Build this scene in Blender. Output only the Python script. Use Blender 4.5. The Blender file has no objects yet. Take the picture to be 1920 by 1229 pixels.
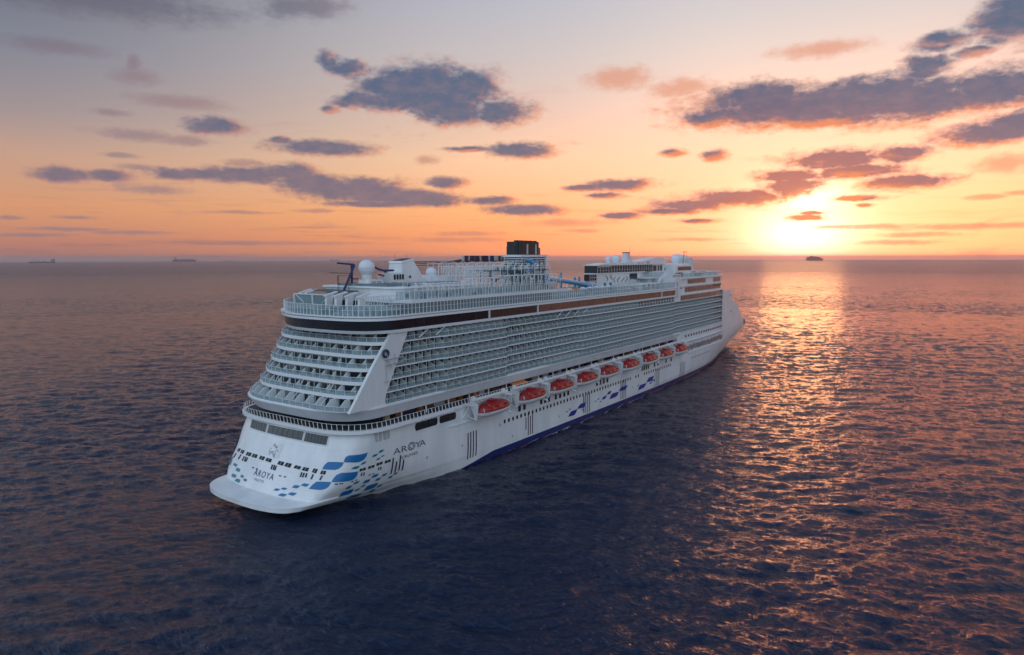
import bpy, bmesh, math, random
import numpy as np
from mathutils import Vector, Matrix
from mathutils.bvhtree import BVHTree

scene = bpy.context.scene
COL = scene.collection
R = math.radians
random.seed(7)

# ------------------------------------------------------------------ camera
cam_d = bpy.data.cameras.new("camera")
cam_d.sensor_width = 36.0
cam_d.lens = 24.0
cam_d.clip_start = 1.0
cam_d.clip_end = 90000.0
cam = bpy.data.objects.new("camera", cam_d)
COL.objects.link(cam)
CAM = Vector((-81.414, -128.737, 53.890))
_F = Vector((0.816856, 0.567746, -0.102032))
_R = Vector((0.570519, -0.821281, -0.002421))
_U = Vector((0.085172, 0.056234, 0.994778))
m = Matrix(((_R.x, _U.x, -_F.x, CAM.x), (_R.y, _U.y, -_F.y, CAM.y), (_R.z, _U.z, -_F.z, CAM.z), (0, 0, 0, 1)))
cam.matrix_world = m
scene.camera = cam

# ------------------------------------------------------------------ colour
scene.view_settings.view_transform = 'Standard'
scene.view_settings.look = 'None'
scene.view_settings.exposure = 0.0
scene.view_settings.gamma = 1.0
scene.cycles.max_bounces = 8
scene.cycles.volume_bounces = 1
scene.cycles.transparent_max_bounces = 12
scene.cycles.caustics_reflective = True

def lin(c):
    return tuple((v / 255 / 12.92) if v / 255 <= 0.04045 else ((v / 255 + 0.055) / 1.055) ** 2.4 for v in c)

# ------------------------------------------------------------------ sun
SUN_AZ = 11.85      # degrees from +X towards +Y
SUN_EL = 3.0
sun_d = bpy.data.lights.new("sun", 'SUN')
sun_d.energy = 0.06
sun_d.angle = R(6.0)
sun_d.color = (1.0, 0.42, 0.13)
sun = bpy.data.objects.new("sun", sun_d)
COL.objects.link(sun)
sdir = Vector((math.cos(R(SUN_EL)) * math.cos(R(SUN_AZ)), math.cos(R(SUN_EL)) * math.sin(R(SUN_AZ)), math.sin(R(SUN_EL))))
sun.rotation_euler = sdir.to_track_quat('Z', 'Y').to_euler()
sun.location = (200, 300, 300)

# ------------------------------------------------------------------ node helper
class NT:
    def __init__(s, tree):
        s.t = tree; s.n = tree.nodes; s.l = tree.links
    def new(s, kind, **kw):
        nd = s.n.new(kind)
        for k, v in kw.items(): setattr(nd, k, v)
        return nd
    def put(s, sock, v):
        if isinstance(v, bpy.types.NodeSocket): s.l.new(v, sock)
        else: sock.default_value = v
    def math(s, op, a, b=None, c=None, clamp=False):
        nd = s.new('ShaderNodeMath', operation=op, use_clamp=clamp)
        s.put(nd.inputs[0], a)
        if b is not None: s.put(nd.inputs[1], b)
        if c is not None: s.put(nd.inputs[2], c)
        return nd.outputs[0]
    def vmath(s, op, a, b=None, c=None, out=0):
        nd = s.new('ShaderNodeVectorMath', operation=op)
        s.put(nd.inputs[0], a)
        if b is not None: s.put(nd.inputs[3 if op == 'SCALE' else 1], b)
        if c is not None: s.put(nd.inputs[2], c)
        return nd.outputs[out]
    def mapr(s, v, a, b, c=0.0, d=1.0, kind='SMOOTHSTEP'):
        nd = s.new('ShaderNodeMapRange', interpolation_type=kind, clamp=True)
        s.put(nd.inputs[0], v)
        for i, q in enumerate((a, b, c, d)): s.put(nd.inputs[1 + i], q)
        return nd.outputs[0]
    def mix(s, f, a, b, blend='MIX'):
        nd = s.new('ShaderNodeMix', data_type='RGBA', blend_type=blend)
        s.put(nd.inputs[0], f)
        s.put(nd.inputs[6], a if isinstance(a, bpy.types.NodeSocket) else (*a, 1))
        s.put(nd.inputs[7], b if isinstance(b, bpy.types.NodeSocket) else (*b, 1))
        return nd.outputs[2]
    def ramp(s, f, stops):
        nd = s.new('ShaderNodeValToRGB')
        cr = nd.color_ramp
        for i, (p, c) in enumerate(stops):
            e = cr.elements[i] if i < 2 else cr.elements.new(p)
            e.position = p; e.color = (*c, 1)
        s.put(nd.inputs[0], f)
        return nd.outputs[0]
    def noise(s, vec, scale, detail=4, rough=0.55, dist=0.0, color=False):
        nd = s.new('ShaderNodeTexNoise')
        s.put(nd.inputs['Vector'], vec)
        nd.inputs['Scale'].default_value = scale; nd.inputs['Detail'].default_value = detail
        nd.inputs['Roughness'].default_value = rough; nd.inputs['Distortion'].default_value = dist
        return nd.outputs['Color' if color else 'Fac']
    def comb(s, x, y, z=0.0):
        nd = s.new('ShaderNodeCombineXYZ')
        s.put(nd.inputs[0], x); s.put(nd.inputs[1], y); s.put(nd.inputs[2], z)
        return nd.outputs[0]

# ------------------------------------------------------------------ sky
DENSE= [(-21.36, 6.31, 3.81, 0.52), (-15.84, 6.13, 3.66, 0.7), (-11.29, 5.14, 5.08, 0.72), (-7.0, 4.72, 3.48, 0.43), (29.38, 10.68, 6.94, 1.21), (34.93, 11.06, 2.63, 1.2), (20.86, 10.96, 5.7, 0.84), (-7.74, 12.4, 5.54, 0.95), (24.59, 10.03, 4.69, 0.45), (-6.86, 13.81, 4.7, 1.33), (-9.42, 13.34, 3.38, 1.02), (-3.64, 13.28, 3.03, 1.5), (-0.83, 11.6, 2.87, 0.89), (-4.74, 11.65, 3.03, 1.05), (-14.43, 15.14, 0.97, 0.49), (-12.94, 14.54, 1.56, 0.53), (-11.55, 12.27, 2.59, 0.67), (-14.45, 11.55, 0.82, 0.24), (25.96, 11.21, 10.52, 1.24), (30.56, 12.89, 1.93, 0.76), (34.06, 10.94, 3.28, 1.15), (19.29, 11.96, 3.49, 0.99), (16.18, 10.72, 2.25, 0.67), (22.37, 10.7, 6.7, 0.91), (27.66, 11.76, 4.09, 1.07), (34.68, 15.16, 1.75, 1.4), (35.79, 15.58, 2.26, 1.86), (31.27, 14.48, 1.83, 0.47), (33.16, 13.53, 1.21, 0.3), (34.51, 8.22, 3.57, 0.59), (35.93, 8.69, 2.29, 0.74), (25.08, 7.15, 3.78, 0.65), (29.22, 7.25, 2.07, 0.48), (21.79, 6.15, 2.73, 0.44), (26.54, 6.22, 3.52, 0.46), (29.32, 5.35, 3.35, 0.41), (17.95, 4.59, 4.39, 0.53), (14.71, 4.18, 3.3, 0.38), (22.01, 5.27, 2.27, 0.64), (13.14, 3.66, 2.6, 0.21), (8.98, 5.85, 2.92, 0.38), (5.96, 5.65, 1.66, 0.21), (7.7, 4.98, 1.56, 0.21), (16.25, 7.88, 1.05, 0.36), (13.05, 8.25, 1.08, 0.25), (0.69, 8.66, 2.8, 0.5), (-3.47, 8.78, 2.18, 0.17), (-14.95, 8.61, 3.92, 0.45), (-18.35, 9.03, 0.71, 0.24), (-22.9, 9.77, 2.15, 0.5), (-5.24, 6.11, 1.66, 0.38), (-24.34, 6.26, 3.65, 0.35), (-17.64, 6.73, 2.47, 0.69), (-13.38, 5.61, 4.99, 0.83), (-9.38, 5.0, 4.71, 0.55), (-6.14, 4.51, 2.18, 0.3), (-32.79, 5.76, 1.74, 0.43), (-30.08, 5.85, 1.45, 0.33), (-1.52, 4.66, 1.76, 0.3), (1.35, 3.91, 3.35, 0.35), (23.4, 3.3, 1.04, 0.12), (23.04, 2.99, 1.35, 0.2), (26.62, 4.3, 1.91, 0.19), (27.0, 3.78, 0.7, 0.15), (9.02, 3.38, 1.73, 0.22), (15.16, 2.9, 1.86, 0.17), (-11.31, 4.34, 3.82, 0.21)]
FAINT= [(8.57, 14.0, 3.05, 0.78), (13.68, 12.98, 2.71, 0.78), (23.66, 14.95, 3.26, 0.46), (-28.08, 8.79, 2.86, 0.33), (-25.13, 8.67, 2.01, 0.3), (-25.18, 11.32, 3.21, 0.41), (-29.83, 10.23, 1.44, 0.21), (-28.04, 12.73, 1.55, 0.46), (-28.16, 13.59, 0.47, 0.49), (-27.25, 5.01, 2.3, 0.27), (-31.17, 17.34, 10.36, 1.09), (-16.23, 18.67, 3.56, 0.85), (-32.9, 14.04, 3.35, 0.4), (35.36, 6.21, 1.81, 0.49), (33.65, 2.06, 5.23, 0.18), (30.5, 1.57, 2.64, 0.15), (-20.94, 7.28, 1.53, 0.2), (-33.01, 2.04, 2.81, 0.11), (-34.86, 1.61, 2.39, 0.11), (-28.78, 1.85, 2.73, 0.12), (-18.43, 1.18, 7.96, 0.13), (-4.42, 1.47, 4.41, 0.18), (-21.47, 3.49, 2.68, 0.12), (-32.34, 2.87, 1.14, 0.11), (-15.91, 3.76, 1.64, 0.13), (-3.53, 1.96, 3.09, 0.18), (4.44, 2.85, 3.52, 0.26), (5.77, 2.19, 1.76, 0.13), (12.22, 3.76, 2.53, 0.25), (18.14, 11.46, 6.28, 1.54), (-6.96, 7.86, 0.95, 0.29), (-35.97, 2.76, 0.87, 0.11), (-29.17, 7.31, 1.34, 0.15), (-27.86, 6.54, 1.72, 0.19), (25.28, 2.26, 2.17, 0.12), (34.45, 4.01, 1.2, 0.14), (36.06, 4.21, 0.87, 0.14), (27.76, 2.21, 3.12, 0.16), (14.78, 1.38, 2.9, 0.13), (29.19, 1.02, 2.71, 0.15)]

def cloud_group():
    g = bpy.data.node_groups.new("cloud_field", 'ShaderNodeTree')
    g.interface.new_socket("P", in_out='INPUT', socket_type='NodeSocketVector')
    g.interface.new_socket("Dense", in_out='OUTPUT', socket_type='NodeSocketFloat')
    g.interface.new_socket("Faint", in_out='OUTPUT', socket_type='NodeSocketFloat')
    N = NT(g)
    gi = N.new('NodeGroupInput'); go = N.new('NodeGroupOutput')
    P = gi.outputs[0]
    st = N.vmath('MULTIPLY', P, (0.55, 1.0, 1.0))
    warp = N.noise(st, 0.55, 3, 0.6, color=True)
    w2 = N.vmath('MULTIPLY_ADD', warp, (3.2, 1.3, 0.0), (-1.6, -0.65, 0.0))
    Pw = N.vmath('ADD', P, w2)
    w3 = N.vmath('MULTIPLY_ADD', warp, (0.9, 0.30, 0.0), (-0.45, -0.15, 0.0))
    Ps = N.vmath('ADD', P, w3)
    fb = N.noise(st, 1.15, 6, 0.62)
    fine = N.noise(st, 3.4, 4, 0.6)
    nz = N.math('ADD', N.math('MULTIPLY', N.math('SUBTRACT', fb, 0.5), 1.15), N.math('MULTIPLY', N.math('SUBTRACT', fine, 0.5), 0.5))
    def field(lst, lo, hi):
        cur = None
        for (cx, cy, rx, ry) in lst:
            src = Pw if ry > 0.65 else Ps
            k = 1.0
            rx *= 1.16; ry *= (1.25 if ry > 0.65 else 1.5)
            v = N.vmath('MULTIPLY_ADD', src, (1 / rx, 1 / ry, 0.0), (-cx / rx, -cy / ry, 0.0))
            d = N.vmath('LENGTH', v, out=1)
            cur = d if cur is None else N.math('MINIMUM', cur, d)
        d = N.math('ADD', cur, nz)
        return N.mapr(d, lo, hi, 1.0, 0.0)
    N.l.new(field(DENSE, 0.48, 1.26), go.inputs[0])
    N.l.new(field(FAINT, 0.2, 1.25), go.inputs[1])
    return g

def build_world():
    w = bpy.data.worlds.new("World"); scene.world = w
    w.use_nodes = True
    w.node_tree.nodes.clear()
    N = NT(w.node_tree)
    out = N.new('ShaderNodeOutputWorld'); bg = N.new('ShaderNodeBackground')
    N.l.new(bg.outputs[0], out.inputs[0])
    tc = N.new('ShaderNodeTexCoord')
    D = N.vmath('NORMALIZE', tc.outputs['Generated'])
    sp = N.new('ShaderNodeSeparateXYZ'); N.l.new(D, sp.inputs[0])
    x, y, z = sp.outputs
    az = N.math('MULTIPLY', N.math('ARCTAN2', y, x), 180 / math.pi)
    u = N.math('SUBTRACT', 34.8, az)
    el = N.math('MULTIPLY', N.math('ARCSINE', z), 180 / math.pi)
    P = N.comb(u, el, 0.0)
    hz = N.vmath('NORMALIZE', N.comb(x, y, 0.0))
    cosA = N.vmath('DOT_PRODUCT', hz, (math.cos(R(SUN_AZ)), math.sin(R(SUN_AZ)), 0), out=1)
    A = N.math('MULTIPLY', N.math('ARCCOSINE', N.math('MINIMUM', cosA, 0.99999)), 180 / math.pi)
    f = N.math('POWER', N.math('MULTIPLY', N.math('MAXIMUM', el, 0.0), 1 / 90), 0.5)
    q = lambda e: (max(e, 0) / 90) ** 0.5
    S = [(0, (250, 148, 106)), (3.6, (254, 180, 142)), (8, (253, 206, 174)), (12, (242, 216, 196)), (16, (226, 213, 205)), (20, (208, 204, 208)), (28, (128, 140, 168)), (45, (66, 88, 136)), (90, (74, 98, 140))]
    M_ = [(0, (220, 142, 112)), (1.6, (246, 158, 104)), (4, (252, 182, 124)), (8, (247, 204, 166)), (12, (223, 196, 182)), (16, (203, 194, 194)), (20, (186, 187, 198)), (28, (112, 126, 158)), (45, (62, 84, 132)), (90, (74, 98, 140))]
    L_ = [(0, (146, 110, 112)), (1.2, (188, 128, 112)), (3.6, (216, 152, 114)), (7, (198, 158, 138)), (10, (160, 146, 148)), (14, (130, 133, 147)), (20, (102, 106, 122)), (28, (78, 92, 122)), (45, (56, 72, 108)), (90, (74, 98, 140))]
    B_ = [(0, (152, 178, 204)), (6, (190, 210, 232)), (14, (208, 228, 248)), (30, (212, 230, 250)), (45, (180, 202, 230)), (90, (110, 140, 176))]
    rs = [N.ramp(f, [(q(e), lin(c)) for e, c in L]) for L in (S, M_, L_, B_)]
    c = N.mix(N.mapr(A, 4, 26), rs[0], rs[1])
    c = N.mix(N.mapr(A, 20, 62), c, rs[2])
    c = N.mix(N.mapr(A, 60, 108), c, N.vmath('SCALE', rs[3], 1.25))
    # physically based base sky, a small share
    nish = N.new('ShaderNodeTexSky'); nish.sky_type = 'NISHITA'; nish.sun_disc = False
    nish.sun_elevation = R(SUN_EL); nish.sun_rotation = R(90 - SUN_AZ)
    nish.altitude = 50
    nsc = N.vmath('SCALE', nish.outputs[0], 0.05)
    c = N.mix(0.06, c, nsc, 'ADD')
    # glow round the low sun
    su = 34.8 - SUN_AZ
    def gauss(cx, cy, rx, ry, p=2.0):
        v = N.vmath('MULTIPLY_ADD', P, (1 / rx, 1 / ry, 0), (-cx / rx, -cy / ry, 0))
        d = N.vmath('LENGTH', v, out=1)
        return N.math('EXPONENT', N.math('MULTIPLY', N.math('POWER', d, p), -1.0))
    glow = N.mix(1.0, N.vmath('SCALE', (0.14, 0.10, 0.06), gauss(su, 2.2, 10.5, 6.5, 1.3)), N.vmath('SCALE', (0.5, 0.45, 0.36), gauss(su - 0.2, 1.5, 3.0, 1.2)), 'ADD')
    glow = N.mix(1.0, glow, N.vmath('SCALE', (0.9, 0.8, 0.66), gauss(su + 0.3, 4.8, 1.9, 0.9)), 'ADD')
    glow = N.mix(1.0, glow, N.vmath('SCALE', (0.3, 0.26, 0.16), gauss(su, 3.2, 3.6, 3.0)), 'ADD')
    glow = N.mix(1.0, glow, N.mix(1.0, N.vmath('SCALE', (2.0, 0.36, 0.10), gauss(su + 5, 1.0, 19.0, 8.0, 1.8)), N.vmath('SCALE', (1.3, 0.34, 0.38), gauss(su, 2.0, 4.2, 3.0)), 'ADD'), 'ADD')
    # thin banding low in the sky
    band = N.noise(N.vmath('MULTIPLY', P, (0.10, 1.5, 0)), 1.0, 5, 0.6)
    bf = N.math('MULTIPLY', N.mapr(band, 0.52, 0.72), N.mapr(el, 7.5, 0.5, 0.0, 0.55))
    c = N.mix(bf, c, N.mix(N.mapr(A, 10, 50), lin((214, 128, 100)), lin((126, 98, 112))))
    c = N.mix(1.0, c, glow, 'ADD')
    # clouds
    g = cloud_group()
    c1 = N.new('ShaderNodeGroup'); c1.node_tree = g; N.l.new(P, c1.inputs[0])
    # second look, a little nearer the sun: where it is thin the edge is lit
    tos = N.vmath('NORMALIZE', N.vmath('SUBTRACT', (su, 1.0, 0), P))
    P2 = N.vmath('ADD', P, N.vmath('MULTIPLY', tos, (0.7, 0.62, 0)))
    c2 = N.new('ShaderNodeGroup'); c2.node_tree = g; N.l.new(P2, c2.inputs[0])
    dn, ft = c1.outputs[0], c1.outputs[1]
    lit = N.math('SUBTRACT', 1.0, c2.outputs[0], clamp=True)
    inside = N.noise(N.vmath('MULTIPLY', P, (0.7, 1.3, 0)), 1.0, 5, 0.65)
    # body colour: slate high up, plum then orange-brown low and near the sun
    P3 = N.vmath('MULTIPLY_ADD', P, (1 / 9.0, 1 / 5.5, 0), (-su / 9.0, -3.0 / 5.5, 0))
    near = N.math('EXPONENT', N.math('MULTIPLY', N.math('POWER', N.vmath('LENGTH', P3, out=1), 2.0), -1.0))
    body = N.mix(N.mapr(el, 14.5, 3.0), lin((84, 102, 130)), lin((124, 112, 126)))
    body = N.mix(N.math('MULTIPLY', near, 0.85), body, lin((214, 122, 92)))
    body = N.mix(N.mapr(inside, 0.35, 0.75, 0.0, 0.45), body, N.mix(0.5, body, lin((190, 140, 138))))
    litc = N.mix(N.mapr(A, 8, 60), lin((252, 146, 92)), lin((190, 140, 134)))
    litc = N.mix(N.mapr(el, 9, 17), litc, lin((214, 164, 152)))
    ccol = N.mix(N.math('MULTIPLY', N.math('POWER', lit, 1.5), 0.85), body, litc)
    fcol = N.mix(N.mapr(A, 8, 60), lin((226, 146, 112)), lin((136, 122, 134)))
    fcol = N.mix(N.math('MULTIPLY', N.mapr(el, 12, 18), N.mapr(A, 24, 42)), fcol, lin((96, 98, 114)))
    wv = N.noise(N.vmath('MULTIPLY', P, (0.16, 0.62, 0)), 1.0, 7, 0.62, 0.6)
    wisp = N.math('MULTIPLY', N.mapr(wv, 0.56, 0.78), N.mapr(el, 17, 9, 0.0, 0.6))
    c = N.mix(wisp, c, N.mix(0.35, fcol, lin((214, 160, 140))))
    c = N.mix(N.math('MULTIPLY', ft, 0.66), c, fcol)
    rim = N.math('MULTIPLY', N.math('MULTIPLY', N.math('MULTIPLY', dn, N.math('SUBTRACT', 1.0, dn)), 4.0), near)
    ccol = N.mix(1.0, ccol, N.vmath('SCALE', (0.75, 0.42, 0.18), rim), 'ADD')
    c = N.mix(N.math('MULTIPLY', dn, 0.95), c, ccol)
    N.l.new(c, bg.inputs[0])
    bg.inputs[1].default_value = 1.0
    w.cycles.sampling_method = 'MANUAL'
    w.cycles.sample_map_resolution = 1024
build_world()

# ------------------------------------------------------------------ objects bookkeeping
def tag(o, label=None, cat=None, group=None, kind=None):
    if label: o['label'] = label
    if cat: o['category'] = cat
    if group: o['group'] = group
    if kind: o['kind'] = kind
    return o

def empty(name, loc=(0, 0, 0), rz=0.0):
    o = bpy.data.objects.new(name, None); COL.objects.link(o)
    o.location = loc; o.rotation_euler = (0, 0, rz); o.empty_display_size = 1
    return o

# ------------------------------------------------------------------ sea
def ocean_tile(n, L, wind_deg, U, seed, lmin, spread=3.5, lmax=1e9):
    """heights and horizontal shifts of a periodic patch of wind sea"""
    rng = np.random.default_rng(seed)
    k1 = np.fft.fftfreq(n, L / n) * 2 * np.pi
    kx, ky = np.meshgrid(k1, k1, indexing='ij')
    k = np.hypot(kx, ky); k[0, 0] = 1
    wd = np.array([math.cos(R(wind_deg)), math.sin(R(wind_deg))])
    cosw = (kx * wd[0] + ky * wd[1]) / k
    Lp = U * U / 9.81
    S = np.exp(-1 / (k * Lp) ** 2) / k ** 4 * (0.05 + np.abs(cosw) ** spread) * np.exp(-(k * lmin / 6.283) ** 2)
    S[2 * np.pi / k > lmax] = 0
    S[0, 0] = 0
    h = (rng.normal(size=(n, n)) + 1j * rng.normal(size=(n, n))) * np.sqrt(S)
    return h, kx, ky, k

def make_sea():
    # view-independent polar sheet round the drone's foot, following the earth's curve
    n = 1024
    tiles = []
    for (L, wd, U, seed, lmin, rms, lmax) in ((310.0, 222, 3.9, 3, 0.42, 0.155, 22), (487.0, 198, 6.0, 11, 0.8, 0.12, 40)):
        h, kx, ky, k = ocean_tile(n, L, wd, U, seed, lmin, lmax=lmax)
        base = np.fft.ifft2(h).real
        amp = rms / base.std()
        lev = []
        for cut in (0, 1.2, 2.4, 4.8, 9.6, 19.2):
            hh = h * np.exp(-(k * cut / 6.283) ** 2 * 1.2) * amp
            z = np.fft.ifft2(hh).real
            dx = np.fft.ifft2(-1j * hh * kx / k).real
            dy = np.fft.ifft2(-1j * hh * ky / k).real
            lev.append(np.stack([dx, dy, z], -1).astype(np.float32))
        tiles.append((L, lev))
    H = CAM.z
    a = np.radians(np.concatenate([np.arange(-180, -14, 4.0), np.linspace(-14, 84, 1900), np.arange(88, 180, 4.0)]))
    # depression angles -> radii
    dep = np.radians(np.concatenate([[80, 65, 52, 44], np.linspace(38, 4.0, 1150), 4.0 - (4.0 - 0.26) * np.linspace(0, 1, 340)[1:]]))
    r = H / np.tan(dep)
    r = np.concatenate([r[r < 11500], np.linspace(11600, 34000, 60)])
    nr, na = len(r), len(a)
    rr, aa = np.meshgrid(r, a, indexing='ij')
    X = CAM.x + rr * np.cos(aa); Yv = CAM.y + rr * np.sin(aa)
    drg = np.gradient(r)
    spacing = np.maximum(np.broadcast_to(drg[:, None], rr.shape), rr * math.radians(98 / 1900))
    out = np.zeros(rr.shape + (3,), np.float32)
    cuts = np.array([0.35, 1.2, 2.4, 4.8, 9.6, 19.2])
    want = np.clip(np.log2(np.maximum(spacing * 0.75, 0.36) / 0.6), 0, 5.0)
    for (L, lev) in tiles:
        fx = (X / L) % 1 * n; fy = (Yv / L) % 1 * n
        i0 = fx.astype(int); j0 = fy.astype(int); tx = (fx - i0)[..., None].astype(np.float32); ty = (fy - j0)[..., None].astype(np.float32)
        i0 %= n; j0 %= n; i1 = (i0 + 1) % n; j1 = (j0 + 1) % n
        lo = np.floor(want).astype(int); fr = (want - lo)[..., None].astype(np.float32)
        hi = np.minimum(lo + 1, 5)
        for q in range(6):
            wgt = np.where((lo == q)[..., None], 1 - fr, 0) + np.where((hi == q)[..., None], fr, 0)
            rows = np.where(wgt[..., 0].max(1) > 0)[0]
            if len(rows) == 0: continue
            a0, a1 = rows[0], rows[-1] + 1
            T = lev[q]; s = slice(a0, a1)
            v = (T[i0[s], j0[s]] * (1 - tx[s]) + T[i1[s], j0[s]] * tx[s]) * (1 - ty[s]) + (T[i0[s], j1[s]] * (1 - tx[s]) + T[i1[s], j1[s]] * tx[s]) * ty[s]
            out[s] += v * wgt[s]
    # wash: short steep ripples and less swell behind the stern, foam flecks along the waterline
    wx = np.clip((10 - X) / 90, 0, 1); wk = np.where((X < 14) & (X > -80), np.exp(-((np.abs(Yv) - 6) / (15 + 14 * wx)) ** 2) * (1 - wx) , 0)
    wl = np.array([(10, 5), (14.5, 11.6), (19, 13.6), (27, 16), (52, 20.8), (100, 21.5), (180, 20.9), (228, 18.9), (254, 15.8), (287, 9), (312, 3.9), (329, 0.2)])
    hb = np.interp(X, wl[:, 0], wl[:, 1]); dh = np.abs(np.abs(Yv) - hb)
    fm = np.where((X > 60) & (X < 334), np.exp(-(dh / (0.7 + 1.6 * np.clip((X - 250) / 70, 0, 1))) ** 1.2), 0)
    fm = np.maximum(fm, 0.75 * np.where((X > 285) & (X < 330), np.exp(-((np.abs(Yv) - hb - (330 - X) * 0.30) / 2.2) ** 2), 0))
    # patchy wind: calmer and rougher zones
    mod = 0.85 + 0.25 * np.sin(X / 63 + 1.3 * np.sin(Yv / 91)) * np.sin(Yv / 77 + 0.8 * np.sin(X / 49))
    fade = np.clip((9000 - rr) / 6000, 0, 1) * mod
    out *= (fade * (1 - 0.55 * wk))[..., None].astype(np.float32)
    Xs = X + out[..., 0]; Ys = Yv + out[..., 1]
    Z = out[..., 2] - rr ** 2 / (2 * 7.4e6)
    co = np.stack([Xs, Ys, Z], -1).reshape(-1, 3).astype(np.float32)
    i = np.arange(nr - 1)[:, None] * na; j = np.arange(na)[None, :]; jn = (j + 1) % na
    quads = np.stack([i + j, i + na + j, i + na + jn, i + jn], -1).reshape(-1, 4)
    c0 = len(co)
    co = np.vstack([co, [[CAM.x, CAM.y, 0]]]).astype(np.float32)
    tris = np.stack([np.full(na, c0), np.arange(na), (np.arange(na) + 1) % na], -1)
    me = bpy.data.meshes.new("sea")
    me.vertices.add(len(co)); me.vertices.foreach_set("co", co.ravel())
    nl = quads.size + tris.size
    me.loops.add(nl); me.loops.foreach_set("vertex_index", np.concatenate([quads.ravel(), tris.ravel()]).astype(np.int32))
    npoly = len(quads) + len(tris)
    me.polygons.add(npoly)
    ls = np.concatenate([np.arange(len(quads)) * 4, quads.size + np.arange(len(tris)) * 3]).astype(np.int32)
    me.polygons.foreach_set("loop_start", ls)
    me.polygons.foreach_set("use_smooth", np.ones(npoly, bool))
    for nm_, arr in (('wash', wk), ('foam', fm)):
        at = me.attributes.new(nm_, 'FLOAT', 'POINT'); at.data.foreach_set('value', np.r_[arr.ravel(), 0].astype(np.float32))
    me.update(calc_edges=True)
    me.validate()
    o = bpy.data.objects.new("sea", me); COL.objects.link(o)
    tag(o, kind='structure')
    mt = bpy.data.materials.new("sea_water"); mt.use_nodes = True
    mt.node_tree.nodes.clear(); N = NT(mt.node_tree)
    mo = N.new('ShaderNodeOutputMaterial')
    geo = N.new('ShaderNodeNewGeometry'); pos = geo.outputs['Position']
    dist = N.vmath('LENGTH', N.vmath('SUBTRACT', pos, tuple(CAM)), out=1)
    pr = N.new('ShaderNodeMapping'); pr.inputs['Rotation'].default_value = (0, 0, R(-30)); pr.inputs['Scale'].default_value = (1.0, 0.42, 1.0)
    N.l.new(pos, pr.inputs[0])
    n1 = N.noise(pr.outputs[0], 0.95, 3, 0.62, 0.5)
    n2 = N.noise(pr.outputs[0], 3.2, 3, 0.6, 0.3)
    wa = N.new('ShaderNodeAttribute'); wa.attribute_name = 'wash'
    n5 = N.math('MULTIPLY', N.noise(pos, 1.9, 4, 0.7, 1.2), N.math('MULTIPLY', wa.outputs['Fac'], 0.5))
    n6 = N.math('MULTIPLY', N.noise(pr.outputs[0], 0.11, 3, 0.6, 0.5), 0.9)
    n3 = N.noise(pr.outputs[0], 0.32, 3, 0.6, 0.4)
    rn = N.noise(pr.outputs[0], 1.15, 6, 0.66, 0.4)
    ridge = N.math('SUBTRACT', 1.0, N.math('ABSOLUTE', N.math('MULTIPLY_ADD', rn, 2.0, -1.0)))
    n5 = N.math('ADD', n5, N.math('MULTIPLY', ridge, 0.16))
    hgt = N.math('ADD', N.math('ADD', n5, n6), N.math('ADD', N.math('MULTIPLY', n1, 0.42), N.math('ADD', N.math('MULTIPLY', n2, 0.13), N.math('MULTIPLY', n3, 0.50))))
    bp = N.new('ShaderNodeBump'); bp.inputs['Strength'].default_value = 1.0; bp.inputs['Distance'].default_value = 1.0
    N.l.new(N.math('MULTIPLY', hgt, N.mapr(dist, 200, 3500, 1.0, 2.2)), bp.inputs['Height'])
    pb = N.new('ShaderNodeBsdfPrincipled')
    pb.inputs['Base Color'].default_value = (0.0004, 0.0075, 0.032, 1)
    pb.inputs['IOR'].default_value = 1.46
    pb.inputs['Specular Tint'].default_value = (0.74, 0.86, 1.0, 1)
    rg = N.mapr(N.math('POWER', N.math('DIVIDE', dist, 3000.0), 0.5), 0.15, 1.0, 0.075, 0.29, 'LINEAR')
    N.l.new(rg, pb.inputs['Roughness'])
    N.l.new(bp.outputs[0], pb.inputs['Normal'])
    fa = N.new('ShaderNodeAttribute'); fa.attribute_name = 'foam'
    fn = N.noise(pos, 0.8, 5, 0.7)
    fmask = N.mapr(N.math('ADD', N.math('MULTIPLY', fa.outputs['Fac'], 0.42), fn), 0.72, 0.90, 0.0, 0.7)
    df = N.new('ShaderNodeBsdfDiffuse'); df.inputs[0].default_value = (0.55, 0.6, 0.64, 1)
    ms = N.new('ShaderNodeMixShader'); N.l.new(fmask, ms.inputs[0]); N.l.new(pb.outputs[0], ms.inputs[1]); N.l.new(df.outputs[0], ms.inputs[2])
    N.l.new(ms.outputs[0], mo.inputs[0])
    me.materials.append(mt)
    return o
make_sea()

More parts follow.
